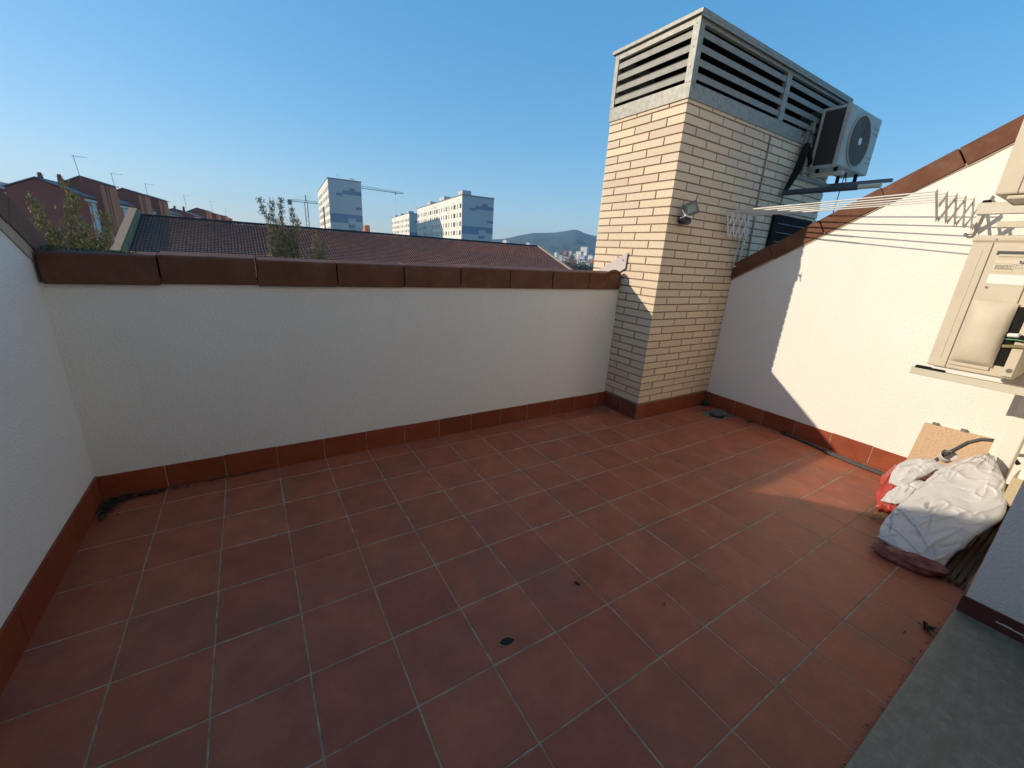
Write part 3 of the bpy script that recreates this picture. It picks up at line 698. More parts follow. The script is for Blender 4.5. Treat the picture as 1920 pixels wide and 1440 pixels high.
def sheet(name, m_, Lp, Rp, label, cat, seed, bulge=.04, nu=150, nv=100, creases=40, cw=.009, ch=.014, circles=(), seams=(), ruffle=False, th=.02, nrm=(-.45, .35, .83), ext=(.9, .4), group=None):
    rn = random.Random(seed); N0 = Vector(nrm).normalized(); top = []
    cr = []
    for k in range(creases):
        u, v, a, l = rn.random(), rn.random(), rn.gauss(.9, .7), rn.uniform(.06, .28)
        cr.append((u, v, u+l*math.cos(a)/ext[0], v+l*math.sin(a)/ext[1]*.5, rn.uniform(.5, 1.3), rn.choice((-1, 1, 1))))
    for i in range(nu+1):
        for j in range(nv+1):
            u, v = i/nu, j/nv
            p = polyat(Lp, u).lerp(polyat(Rp, u), v)
            e = min(1, (u*(1-u)*5)**.5)*min(1, (v*(1-v)*5)**.5)
            h = bulge*e; X, Y = u*ext[0], v*ext[1]; q = Vector((X*9, Y*9, seed))
            h += .012*e*noise.noise(q*.7) + .004*noise.noise(q*2.2)
            for (u0, v0, u1, v1, w_, sg) in cr:
                ax, ay, bx_, by_ = u0*ext[0], v0*ext[1], u1*ext[0], v1*ext[1]
                l2 = (bx_-ax)**2+(by_-ay)**2; t_ = ((X-ax)*(bx_-ax)+(Y-ay)*(by_-ay))/l2
                if -.3 < t_ < 1.3:
                    tc_ = max(0, min(1, t_)); dd = math.hypot(X-ax-tc_*(bx_-ax), Y-ay-tc_*(by_-ay))
                    if dd < cw*3: h += sg*ch*w_*(.4+.6*math.sin(math.pi*tc_))*math.exp(-abs(dd)/(cw*.55))
            for (cu, cv) in circles:
                dd = math.hypot((u-cu)*ext[0], (v-cv)*ext[1])/.047
                h += .0075*math.exp(-((dd-1)**2)/.035) - .004*(1 if dd < .93 else 0)
            for (a0, b0, a1, b1) in seams:
                ax, ay, bx_, by_ = a0*ext[0], b0*ext[1], a1*ext[0], b1*ext[1]
                l2 = (bx_-ax)**2+(by_-ay)**2; t_ = max(0, min(1, ((X-ax)*(bx_-ax)+(Y-ay)*(by_-ay))/l2))
                dd = math.hypot(X-ax-t_*(bx_-ax), Y-ay-t_*(by_-ay)); h += .008*math.exp(-(dd/.0045)**2) - .004*math.exp(-((dd-.011)/.005)**2)
            if ruffle and u > .58:
                k = min(1, (u-.58)/.15); band = math.exp(-((v-.45)/.35)**2)
                h += .015*k*band*(1-abs(math.sin(u*44 + v*7 + 3*noise.noise(q*.5)))**.6*1.6)*(.5+.7*abs(noise.noise(q*.8)))
            jag = Vector((0, 0, 0))
            if min(u, v, 1-u, 1-v) < .035: jag = Vector((.010*noise.noise(q*1.1), .010*noise.noise(q*1.3+Vector((5, 0, 0))), 0))
            top.append(p + N0*h + jag)
    bot = [p - N0*th for p in top]; mb = MB(); W = nv+1; off = len(top)
    fs = [(i*W+j, (i+1)*W+j, (i+1)*W+j+1, i*W+j+1) for i in range(nu) for j in range(nv)]
    fs += [(f[3]+off, f[2]+off, f[1]+off, f[0]+off) for f in fs]
    for i in range(nu): fs += [(i*W, i*W+off, (i+1)*W+off, (i+1)*W), (i*W+nv, (i+1)*W+nv, (i+1)*W+nv+off, i*W+nv+off)]
    for j in range(nv): fs += [(j, j+1, j+1+off, j+off), (nu*W+j, nu*W+j+off, nu*W+j+1+off, nu*W+j+1)]
    mb.add(top+bot, fs, smooth=True)
    return tag(mb.build(name, m_), label, cat, group)
sheet('padded_cover', M['bag'],
      [(3.47, -2.265, .082), (3.66, -2.247, .135), (3.90, -2.255, .20), (4.17, -2.305, .35), (4.30, -2.435, .505)],
      [(3.485, -2.528, .042), (3.83, -2.570, .165), (4.06, -2.615, .285), (4.20, -2.560, .41), (4.375, -2.470, .49)],
      'large white padded plastic cover with stitched circles, half in sun', 'cover', 4, bulge=.036, creases=70,
      circles=((.42, .42), (.60, .80), (.36, .84)), seams=((.16, .10, .015, .86), (.24, .30, .03, .95), (.55, .02, .98, .40), (.24, .30, .34, .08)), ruffle=True)
sheet('plastic_bag', M['bagred'], [(3.96, -2.125, .045), (4.06, -2.085, .10), (4.22, -2.05, .17), (4.40, -2.05, .215)], [(3.99, -2.245, .06), (4.12, -2.265, .15), (4.25, -2.27, .22), (4.40, -2.27, .25)],
      'crumpled red plastic bag under the white sheets', 'bag', 17, bulge=.02, nu=90, nv=60, creases=30, cw=.014, ch=.017, th=.045, ext=(.45, .22))
sheet('plastic_sheet', M['bag'], [(4.10, -2.115, .18), (4.21, -2.10, .27), (4.30, -2.13, .31), (4.38, -2.19, .33)], [(4.10, -2.19, .185), (4.17, -2.235, .27), (4.22, -2.27, .32), (4.28, -2.32, .36)],
      'crumpled white plastic sheet folded over the red bag', 'sheet', 11, bulge=.03, nu=90, nv=60, creases=26, cw=.016, ch=.014, th=.012, ext=(.45, .22))
sheet('plastic_sheet', M['bag'], [(3.99, -2.13, .085), (4.08, -2.135, .135), (4.16, -2.16, .17), (4.22, -2.20, .22)], [(3.98, -2.20, .10), (4.03, -2.245, .155), (4.10, -2.26, .20), (4.17, -2.29, .26)],
      'lower fold of white plastic poking out beside the red bag', 'sheet', 13, bulge=.02, nu=70, nv=50, creases=18, cw=.014, ch=.012, th=.012, ext=(.35, .18))

# slatted board under the pile
sb = thing('slatted_board', 'dark weathered slatted wooden board under the white cover', 'board', (3.85, -2.52, 0))
for k in range(9):
    m = MB(); m.box(3.50, 4.42, -2.648+k*.028, -2.628+k*.028, .012, .030); m.build('slat', M['slatwood'], sb, bevel=.002)
m = MB(); m.box(3.60, 3.64, -2.65, -2.40, .001, .0118); m.box(4.2, 4.24, -2.65, -2.40, .001, .0118); m.build('batten', M['slatwood'], sb)
# chipboard leaning on the right wall
cb = thing('chipboard_panel', 'square of raw chipboard leaning against the sunny right wall', 'board', (4.78, -2.22, 0))
m = MB(); vs = [(4.765, -2.03, .012), (4.765, -2.45, .012), (4.828, -2.45, .487), (4.828, -2.045, .470)]
m.add(vs + [(v[0]+.016, v[1], v[2]) for v in vs], [(0,1,2,3),(7,6,5,4)] + [(i, i+4, (i+1) % 4+4, (i+1) % 4) for i in range(4)])
m.build('panel', M['chip'], cb)
for (y_, z_) in ((-2.10, .478), (-2.25, .485)):
    m = MB(); m.box(4.822, 4.846, y_-.014, y_+.014, z_-.004, z_+.012); m.build('clip', M['greybr'], cb)
# black hoses
m = MB(); rn = random.Random(3)
m.tube([(4.60, -2.10, .16), (4.60, -2.19, .24), (4.60, -2.235, .33), (4.60, -2.275, .395), (4.60, -2.32, .47), (4.60, -2.37, .515), (4.60, -2.42, .53), (4.60, -2.48, .50), (4.61, -2.56, .42)], .0115, 10)
tag(m.build('hose', M['hose']), 'thick black hose arching in front of the chipboard', 'hose')
pts = [(4.80, -1.17, .012), (4.79, -1.25, .012), (4.765, -1.4, .012), (4.735, -1.55, .012), (4.715, -1.70, .012), (4.70, -1.84, .012), (4.70, -1.98, .012), (4.68, -2.12, .014), (4.60, -2.28, .016)]
m = MB(); m.tube(pts, .0125, 10); m.tube([(p[0]-.026, p[1]+.01, p[2]-.002) for p in pts[3:]], .009, 8)
tag(m.build('hose', M['hose']), 'black hose lying along the foot of the right wall', 'hose')
# translucent tub
tb = MB(); n = 28; c = Vector((4.60, -2.255, .335)); ax = Vector((-.45, -.25, .55)).normalized(); a = ax.orthogonal().normalized(); b3 = ax.cross(a)
rings = [(.038, -.035), (.041, .0), (.045, .022), (.043, .024), (.039, .0), (.034, -.028), (.0, -.028)]
vs = [c + ax*h_ + (a*math.cos(2*math.pi*i/n)+b3*math.sin(2*math.pi*i/n))*r_ for r_, h_ in rings for i in range(n)]
tb.add(vs, [(k*n+i, k*n+(i+1) % n, (k+1)*n+(i+1) % n, (k+1)*n+i) for k in range(len(rings)-1) for i in range(n)], smooth=True)
tb.add(vs[:n], [tuple(range(n))])
t = tb.build('plastic_tub', M['tub']); tag(t, 'small cloudy plastic tub lying on top of the crumpled white bag', 'tub')
m = MB(); m.tube([(4.56, -2.245, .375), (4.565, -2.255, .385), (4.57, -2.27, .38)], .006, 6); o = m.build('residue', M['greybr'], t)
# white duct standing on the floor
wd = thing('cable_duct', 'tall white plastic duct standing in front of the house wall', 'duct', (4.03, -2.52, 0))
m = MB(); m.prism([(4.40, -2.549), (4.40, -2.470), (4.425, -2.437), (4.50, -2.437), (4.50, -2.549)], 2, .004, 1.0); m.build('duct', M['pvc'], wd, bevel=.003)
m = MB(); m.box(4.396, 4.3998, -2.545, -2.538, .02, .98); m.build('lid_seam', M['bracket'], wd)
m = MB(); m.box(4.13, 4.21, YF+.002, YF+.06, .42, .96); tag(m.build('down_pipe', M['pvc'], bevel=.01), 'second white plastic trunking fixed low on the house wall', 'duct')
m = MB(); m.box(4.12, 4.32, -2.63, -2.585, .30, .47); tag(m.build('wood_block', M['wood'], bevel=.003), 'pale wooden offcut standing behind the white cover', 'wood')
rt = MB(); n = 24; rings = [(.0, .006), (.075, .006), (.105, .26), (.112, .262), (.108, .27), (.098, .262), (.07, .02), (0, .02)]
vs = [(4.52+r_*math.cos(2*math.pi*i/n), -2.53+r_*math.sin(2*math.pi*i/n), h_) for r_, h_ in rings for i in range(n)]
rt.add(vs, [(k*n+i, k*n+(i+1) % n, (k+1)*n+(i+1) % n, (k+1)*n+i) for k in range(len(rings)-1) for i in range(n)], smooth=True)
tag(rt.build('bucket', M['redtub']), 'deep red plastic bucket half hidden behind the white cover', 'bucket')

# ---------------------------------------------------------------- drain, litter, weeds
dn = thing('floor_drain', 'open floor drain with loose round cover in the corner by the shaft', 'drain', (4.65, -.55, 0))
m = MB(); m.box(4.503, 4.797, -.658, -.452, -.0039, .0008); m.build('surround', mat('dirty_cement', (.20, .16, .11), (.12, .10, .07), 25, .95, bump=.002), dn)
m = MB(); m.disc((4.62, -.57, .0030), (0, 0, 1), .072, 24, .0015); m.build('hole', M['black'], dn)
m = MB(); c = Vector((4.68, -.545, .022)); nn = Vector((-.22, .12, 1)).normalized(); m.disc(c, nn, .075, 28, .008); m.ring(c+nn*.002, nn, .072, .005, 28, 6)
m.ring(c+nn*.002, nn, .045, .003, 24, 4); m.build('cover', M['drain'], dn)
def litter(name, label, kind_mat, n, fn, smin, smax, flat=.4, seed=1, cat='leaves'):
    rn = random.Random(seed); m = MB()
    for i in range(n):
        p = Vector(fn(rn)); s = rn.uniform(smin, smax); a = rn.uniform(0, 6.28)
        d = Vector((math.cos(a), math.sin(a), rn.uniform(-flat, flat)))*s; e = Vector((-math.sin(a), math.cos(a), rn.uniform(-flat, flat)))*s*rn.uniform(.12, .45)
        up = Vector((0, 0, s*.2)); m.add([p-d, p+e+up, p+d, p-e+up], [(0,1,2,3)])
    o = m.build(name, kind_mat, fix=False); return tag(o, label, cat, kind='stuff')
def corner(rn):
    if rn.random() < .45: return (-.27+abs(rn.gauss(0, .03)), .12-abs(rn.gauss(0, .08)), .006+rn.random()*.02)
    t_ = abs(rn.gauss(0, .17)); return (-.26+t_, .155-abs(rn.gauss(0, .013))*(1.6-t_), .005+rn.random()*.018)
litter('leaf_litter', 'dark leaf litter piled in the left corner of the terrace', M['debris'], 750, corner, .004, .016, .5, 3)
litter('leaf_litter', 'thin line of dark litter along the back skirting', M['debris'], 120, lambda rn: (.2+rn.random()*.35, .168-abs(rn.gauss(0, .007)), .005+rn.random()*.006), .004, .012, .4, 6)
litter('leaf_litter', 'dark dirt gathered where the shaft meets the back wall', M['debris'], 160, lambda rn: (3.55+rn.random()*.12-rn.random()*.1, .15-rn.random()*.42*rn.random(), .003+rn.random()*.004), .003, .009, .3, 9)
litter('leaf_litter', 'dirt and leaf bits round the open drain', M['debris'], 260, lambda rn: (4.70+rn.gauss(0, .09), -.55+rn.gauss(0, .10), .005+rn.random()*.008), .003, .011, .5, 10)
litter('leaf_litter', 'grey dirt along the foot of the right wall', M['debris'], 220, lambda rn: (4.825-abs(rn.gauss(0, .012)), -.4-rn.random()*.85, .003+rn.random()*.004), .003, .009, .4, 12)
litter('leaf_litter', 'specks of dirt along the edge of the stone sill', M['debris'], 90, lambda rn: (2.0+rn.random()*1.2, YF+.014+abs(rn.gauss(0, .008)), .003+rn.random()*.003), .002, .007, .4, 13)
litter('leaf_litter', 'tiny specks scattered over the tiles', M['debris'], 130, lambda rn: (rn.uniform(-.2, 4.7), rn.uniform(-2.6, .1), .002), .001, .0035, .1, 14, 'specks')
def weed(label, c, n, h, m_, seed, spread, flat=1):
    rn = random.Random(seed); m = MB()
    for i in range(n):
        a = rn.uniform(0, 6.28); l = h*rn.uniform(.4, 1); lean = rn.uniform(.3, 1.2)
        p0 = Vector(c)+Vector((rn.gauss(0, spread), rn.gauss(0, spread*.5), 0)); d = Vector((math.cos(a)*lean, math.sin(a)*lean, flat)).normalized()
        sd = d.cross(Vector((0, 0, 1))).normalized()*l*(.10 if flat == 1 else .025)
        p1 = p0+d*l*.55; p2 = p0+d*l+Vector((0, 0, -l*.25*flat))
        m.add([p0-sd*.4, p0+sd*.4, p1+sd, p1-sd, p2], [(0,1,2,3), (3,2,4)])
    return tag(m.build('weed', m_, fix=False), label, 'weed', 'weeds in the floor joints')
weed('green weed growing in the corner beside the shaft', (4.80, -.31, .0), 60, .11, M['weed'], 1, .018)
weed('small green weed at the foot of the right wall past the drain', (4.81, -.83, .0), 45, .06, M['weed'], 2, .022)
weed('dark weed tuft at the start of the black hose', (4.81, -1.15, .0), 34, .05, M['debris'], 3, .018)
weed('dry straw tuft on the tiles in front of the white cover', (3.90, -2.15, .0), 150, .075, M['straw'], 4, .06, .16)
weed('thin dry straw wisp on the sunlit tiles', (4.42, -1.80, .0), 40, .06, M['straw'], 5, .05, .12)
weed('small dark weed at the edge of the stone sill', (2.99, -2.615, .0), 20, .06, M['debris'], 6, .01)
for (x, y, s, a, lb) in ((3.002, -.631, .018, .3, 'curled dry leaf between the back wall and the drain'), (3.161, -.915, .018, 2.4, 'curled dry leaf furthest left of the row in mid floor'), (3.319, -1.05, .014, 1, 'small dry leaf midway across the tiled floor'),
        (3.642, -1.225, .014, .2, 'dry leaf close to the shadow edge'), (2.642, -.272, .016, .1, 'dry leaf near the back skirting'), (4.343, -1.661, .022, 1.9, 'pale dry leaf lying in the sun patch'),
        (3.25, -.42, .026, -.5, 'dark pointed leaf nearest the brick shaft'), (2.35, -.12, .015, .8, 'thin dry leaf under the back wall'), (2.871, -2.569, .011, 0, 'tiny dark leaf next to the stone sill'), (2.029, -1.936, .010, .5, 'tiny brown leaf on a grout joint in the foreground'), (1.98, -1.03, .010, 1.5, 'tiny upright leaf bit in the middle of the floor')):
    m = MB(); d = Vector((math.cos(a), math.sin(a), 0))*s; e = Vector((-math.sin(a), math.cos(a), 0))*s*.35; p = Vector((x, y, .003))
    m.add([p-d, p-d*.3+e+Vector((0,0,.006)), p+d*.5+e*.7+Vector((0,0,.004)), p+d+Vector((0,0,.010)), p+d*.3-e+Vector((0,0,.005)), p-d*.5-e*.8+Vector((0,0,.003)), p+Vector((0,0,.001))], [(6,0,1),(6,1,2),(6,2,3),(6,3,4),(6,4,5),(6,5,0)])
    tag(m.build('dry_leaf', M['leafbrown'] if 'pale' not in lb else M['straw'], fix=False), lb, 'leaf', 'dry leaves on the tiles')

# ---------------------------------------------------------------- long tiled roof across the way
RT = thing('long_tiled_roof', 'long low building with brown clay tiled roof beyond the parapet', 'building', (14, 45, -15))
YR, ZR = 45.0, 2.76; XA, XB = -6.8, 34.6; PS = .365
m = MB(); ncol = 180; nrow = 44; wcol = (XB-XA-.4)/ncol; rlen = .33
for r in range(nrow):
    ya = YR - r*rlen; yb2 = YR - (r+1)*rlen
    za = ZR - r*rlen*PS; zb = ZR - (r+1)*rlen*PS
    for i in range(ncol):
        x0 = XA+.4+i*wcol; c = jit((.50, .235, .17), .14)
        if noise.noise(Vector((i*.04, r*.09, 0))) > .12: c = tuple(v*w2 for v, w2 in zip(c, (1.3, 1.15, 1.0)))
        z1_, z2_ = za-.03, zb+.06
        vs = []
        for (yy, zz) in ((ya, z1_), (yb2, z2_)):
            vs += [(x0, yy, zz-.015), (x0+wcol*.25, yy, zz+.014), (x0+wcol*.60, yy, zz+.014), (x0+wcol*.85, yy, zz-.015), (x0+wcol, yy, zz-.018)]
        m.add(vs, [(a, a+1, a+6, a+5) for a in range(4)], c)
        m.add([vs[5], vs[6], vs[7], vs[8], (x0+wcol*.75, yb2, zb-.06), (x0, yb2, zb-.06)], [(0,1,2,3,4,5)], (.045, .024, .018))
o = m.build('roof_tiles', M['rooftile'], RT, fix=False)
m = MB(); zl = ZR-14.5*PS
m.prism([(YR-14.5, zl-.12), (YR, ZR-.12), (YR+14.5, zl-.12), (YR+14.5, zl-.3), (YR-14.5, zl-.3)], 0, XA+.3, XB-.1); m.build('roof_deck', M['capbrick'], RT)
m = MB(); m.box(XA+.5, XB-.3, YR-13.8, YR+13.8, -15, zl-.3); m.build('wall', M['creamwall'], RT)
m = MB()
for i in range(120):
    x0 = XA+.35+i*(XB-XA-.3)/120
    m.tube([(x0, YR, ZR+.02+random.uniform(-.012, .012)), (x0+.36, YR, ZR+.05)], [.12, .10], 8)
m.build('ridge_tile', M['roofblack'], RT)
pp2 = [(YR-14.6, zl+.55), (YR+.1, ZR+.42), (YR+14.6, zl+.55), (YR+14.6, -15), (YR-14.6, -15)]
m = MB(); m.prism(pp2, 0, XA-.02, XA+.34); m.build('gable_parapet', M['olivewall'], RT)
m = MB(); ca = math.atan(PS)
m.beam((XA-.09, YR-14.7, zl+.60), (XA-.09, YR+.1, ZR+.50), .50, .10); m.beam((XA-.09, YR+.1, ZR+.50), (XA-.09, YR+14.7, zl+.60), .50, .10); m.build('parapet_cap', M['capbrick'], RT)
m = MB(); m.beam((XB-.05, YR-14.7, zl+.06), (XB-.05, YR, ZR+.10), .34, .12); m.beam((XB-.05, YR, ZR+.10), (XB-.05, YR+14.7, zl+.06), .34, .12); m.build('verge', mat('pale_verge', (.50, .36, .24), rough=.9), RT)
m = MB(); m.tube([(2.2, 39.6, .96), (3.6, 39.1, .84)], .035, 6)
tag(m.build('pole', M['rubber']), 'dark pole lying on the brown tiled roof', 'pole')

# ---------------------------------------------------------------- apartment rows on the left
def quadwin(mb_, x, y0, y1, z0, z1, d=.04): mb_.box(x, x+d, y0, y1, z0, z1)
def brick_row(label, org, az, W, ze, zp, zl, Lb, towers, nseed, win=True):
    t = thing('brick_apartments', label, 'building', (org[0], org[1], -15), 'red brick apartment rows')
    t.rotation_euler = (0, 0, -az)
    Mx = Matrix.Translation((org[0], org[1], 0)) @ Matrix.Rotation(-az, 4, 'Z')
    def put(mb_, name, m_):
        mb_.v = [tuple(Mx @ Vector(v)) for v in mb_.v]; 
        me = mb_.build(name, m_); me.parent = t; me.matrix_parent_inverse = (Matrix.Translation((org[0], org[1], -15)) @ Matrix.Rotation(-az, 4, 'Z')).inverted(); return me
    # body: local x from -W to 0, y from 0 to Lb
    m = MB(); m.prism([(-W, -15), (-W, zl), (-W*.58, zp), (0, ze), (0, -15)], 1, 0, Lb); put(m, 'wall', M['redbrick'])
    m = MB(); m.add([(-W-.3, -.25, zl-.0), (-W*.58, -.25, zp+.16), (-W*.58, Lb, zp+.16), (-W-.3, Lb, zl), (.3, -.25, ze+.02), (.3, Lb, ze+.02)], [(0,1,2,3), (1,4,5,2)]); 
    vs2 = [(v[0], v[1], v[2]+.15) for v in m.v]; m.add(vs2, [(0,1,2,3), (1,4,5,2), ]); m.add(m.v[:6]+vs2, [(0,1,7,6), (1,4,10,7), (0,6,9,3), (4,5,11,10), (3,2,8,9), (2,5,11,8)])
    put(m, 'roof', M['roofline'])
    m = MB(); m.box(0.001, .12, .05, Lb-.1, ze-.75, ze-.35); put(m, 'eaves_band', M['shutter'])
    for (cx_, cy_) in ((-W*.56, 1.2), (-W*.30, 1.0)):
        m = MB(); m.box(cx_-.28, cx_+.28, cy_-.3, cy_+.3, zp-1.2, zp+.55); m.box(cx_-.36, cx_+.36, cy_-.38, cy_+.38, zp+.70, zp+.82); m.box(cx_-.2, cx_+.2, cy_-.22, cy_+.22, zp+.55, zp+1.15); put(m, 'chimney', M['redbrick'])
    # towers
    for ty, tz, tp, depth in towers:
        m = MB(); x1 = 1.0; x0 = -5.2
        m.prism([(x0, -15), (x0, tz-1.15), (x0+3.6, tp), (x1, tz), (x1, -15)], 1, ty, ty+depth); put(m, 'stair_tower', M['redbrick'])
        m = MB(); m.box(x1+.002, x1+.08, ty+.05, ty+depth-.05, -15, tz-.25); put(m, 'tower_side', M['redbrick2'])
        m = MB(); m.box(x1+.082, x1+.16, ty+1.9, ty+2.5, -15, tz-.4); m.box(x1+.082, x1+.16, ty+3.4, ty+3.7, -15, tz-.4); put(m, 'down_pipe', M['redbrick'])
        m = MB(); m.beam((x0-.3, ty+depth/2, tz-1.15), (x0+3.6, ty+depth/2, tp+.12), depth+.5, .16); m.beam((x0+3.6, ty+depth/2, tp+.12), (x1+.4, ty+depth/2, tz+.02), depth+.5, .16); put(m, 'roof', M['roofline'])
        m = MB(); m.box(x0+.2, x0+2.8, ty-.06, ty-.01, tz-3.0, tz-1.3); put(m, 'stair_window', M['lampgrey'])
    # windows and shutters on the long side between the towers
    segs = []; y = .6
    for ty, tz, tp, depth in towers: segs.append((y, ty)); y = ty+depth
    segs.append((y, Lb))
    for (ya, yb2) in segs:
        span = yb2-ya
        if span < 2: continue
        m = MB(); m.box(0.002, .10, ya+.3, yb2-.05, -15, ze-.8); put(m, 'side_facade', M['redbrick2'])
        for st in range(7):
            zc = ze-2.3-st*2.8
            if zc < -14: break
            for (f0, f1, mm_) in ((.10, .20, 'shutter'), (.34, .74, 'shutter'), (.86, .93, 'darkwin')):
                m = MB(); m.box(.102, .17, ya+span*f0, ya+span*f1, zc-1.35 if f1-f0 > .2 else zc-.6, zc+1.35 if f1-f0 > .2 else zc+.7)
                put(m, 'shutter' if mm_ == 'shutter' else 'window', M[mm_])
    return t
brick_row('large red brick apartment block with twin chimneys behind the leafy tree', (-23.6, 109.6), R(7.1), 10.2, 6.95, 9.3, 7.4, 66, [(5.0, 10.0, 10.75, 8), (25.5, 10.0, 10.75, 8), (40.5, 10.0, 10.75, 8)], 1)
brick_row('smaller red brick block in the middle of the receding row', (-12.7, 183), R(7.1), 9.5, 7.6, 9.2, 7.9, 48, [(14, 10.2, 10.8, 9), (33, 10.0, 10.6, 9)], 2)
brick_row('most distant red brick block at the end of the row', (-7.7, 237), R(7.1), 8.5, 8.2, 9.4, 8.5, 34, [(9, 10.6, 11.1, 9), (23, 10.2, 10.6, 7)], 3)
brick_row('red brick block cut off by the left edge', (-37.6, 116), R(7.1), 12, 7.4, 9.4, 7.6, 30, [], 4)
# TV aerials, each a thing
def aerial(px, az, D, z0, h, n, lean, label):
    x, y = D*math.sin(R(az))+.57, D*math.cos(R(az))-2.77; z0 += 1.5
    m = MB(); m.tube([(x, y, z0), (x+lean*h, y, z0+h)], .05, 6)
    for k in range(n):
        zt = z0+h-.1-k*.75; m.tube([(x+lean*(zt-z0)-.3, y, zt), (x+lean*(zt-z0)+(1.9 if k == 0 else .6), y, zt)], .03, 5)
        for q in range(4): m.tube([(x+lean*(zt-z0)+.1+q*.4, y-.25, zt), (x+lean*(zt-z0)+.1+q*.4, y+.25, zt)], .02, 4)
    tag(m.build('tv_aerial', M['greybr']), label, 'aerial', 'TV aerials on the brick blocks')
aerial(0, -12.05, 118, 8.2, 4.4, 1, -.07, 'tallest TV aerial on the nearest brick block')
aerial(0, -9.85, 136, 8.6, 3.4, 1, -.04, 'TV aerial with a dish ball on the second tower roof')
aerial(0, -7.55, 152, 8.6, 3.3, 1, -.03, 'TV aerial above the third tower roof')
aerial(0, -4.65, 200, 8.8, 4.6, 3, -.03, 'TV aerial with three crossbars on the middle block')
aerial(0, -2.4, 235, 8.5, 5.8, 1, -.06, 'faint tall TV aerial far down the row')
aerial(0, -1.3, 250, 8.6, 4.0, 1, 0, 'faint short TV aerial at the end of the row')

# ---------------------------------------------------------------- pale tower blocks
def tower(label, c0, az, Lx, Ly, zt, rows, cols, band, boxes, seed, darkfrac=.6):
    """local: x = 0..Lx is the shaded end wall (towards viewer), y = 0..Ly the long sunny side at x = 0"""
    Mx = Matrix.Translation((c0[0], c0[1], 0)) @ Matrix.Rotation(-az, 4, 'Z')
    t = thing('tower_block', label, 'building', (c0[0], c0[1], -15), 'pale tower blocks')
    inv = Matrix.Translation((-c0[0], -c0[1], 15))
    def put(mb_, name, m_, par=t):
        mb_.v = [tuple(Mx @ Vector(v)) for v in mb_.v]
        o = mb_.build(name, m_); o.parent = par; o.matrix_parent_inverse = inv; return o
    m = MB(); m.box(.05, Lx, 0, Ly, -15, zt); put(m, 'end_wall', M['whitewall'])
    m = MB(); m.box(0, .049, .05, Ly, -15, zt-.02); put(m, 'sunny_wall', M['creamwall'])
    m = MB(); m.box(-.15, Lx+.15, -.15, Ly+.15, zt+.001, zt+.35); put(m, 'parapet', M['roofline'])
    for (ya, yb2, h) in boxes:
        m = MB(); m.box(.4, Lx*.30, ya, yb2, zt+.351, zt+h*.75); put(m, 'roof_house', M['whitewall'])
    k = Lx/13.1
    for (xa, xb, za, zb) in ((2.9, 5.5, -4.6, -3.8), (5.5, 13.0, -4.1, -2.9), (8.1, 10.5, -2.9, -2.1), (10.5, 13.0, -8.4, -7.6), (.1, 7.1, -12.7, -10.0), (7.1, 10.2, -11.1, -10.0), (10.2, 13.0, -12.0, -10.0), (7.1, 9.8, -14.0, -13.0)):
        m = MB(); m.box(xa*k, xb*k, -.05, -.001, zt+za*zt/20.3, zt+zb*zt/20.3); put(m, 'blue_panel', M['bluepanel'])
    rn = random.Random(seed); span = Ly/cols
    n = 0; pat = ['w', 'n', 'W', 'n', 'n', 'w', 'n', 'n', 'n', 'W']
    meshes = {}
    for r in range(rows):
        zc = zt-3.6-r*3.25
        for c in range(cols):
            p = pat[c % len(pat)]; wdt = {'w': .5, 'n': .22, 'W': .66}[p]*span
            dark = rn.random() < darkfrac or p == 'W'
            mm_ = M['darkwin'] if dark else M['brownwin']
            if rn.random() < .3: mm_ = M['brownwin']
            m = MB(); yc = (c+.5)*span; m.box(-.06, -.001, yc-wdt/2, yc+wdt/2, zc-.85, zc+.85); put(m, 'window', mm_); n += 1
    m = MB()
    for q in range(int(Ly*1.6)):
        yc = rn.uniform(1, Ly-1); zc = zt-rn.choice([1.1, 1.9, 5.2, 8.4, 11.6])+rn.uniform(-.2, .2); m.box(-.03, -.001, yc, yc+rn.uniform(.5, 1.1), zc-.3, zc+.3)
    tag(put(m, 'green_panel', M['greenpanel']), kind='stuff')
    return t
def pos(az, D): return (.57+D*math.sin(R(az)), -2.77+D*math.cos(R(az)))
tower('long pale tower block with blue panels, the larger of the two on the right', pos(25.2, 170), R(6.9), 13.1, 76, 1.5+20.3, 5, 20, None, [(1, 7, 2.6), (26, 34, 2.6), (50, 56, 2.4)], 1)
tower('smaller pale tower block partly behind the long one', pos(18.55, 278), R(6.9), 12.5, 62, 1.5+20.3, 5, 16, None, [(4, 9, 2.2), (30, 36, 2.2), (52, 56, 2.2)], 2)
tower('tall narrow pale tower block with blue panels beside the crane', pos(9.24, 205), R(4.2), 13.4, 62, 1.5+25.9, 6, 15, None, [], 3)
m = MB(); x, y = pos(13.2, 330); m.box(x-.3, x+3.2, y, y+6, -15, 15.2)
tag(m.build('brick_building', M['redbrick2']), 'sliver of an orange brick building right of the tall tower', 'building')
x, y = pos(10.4, 207); m = MB(); m.tube([(x, y+1, 27.5), (x, y+1, 30.2)], .05, 5); m.tube([(x-.5, y+1, 29.2), (x+.6, y+1, 29.2)], .04, 4)
x2, y2 = pos(12.0, 208); m.tube([(x2, y2+1, 27.5), (x2, y2+1, 29)], .06, 5); m.tube([(x2-1, y2+1, 28.7), (x2+1.1, y2+1, 28.5)], .12, 5)
tag(m.build('tv_aerial', M['greybr']), 'aerials on the roof of the tall narrow tower', 'aerial')

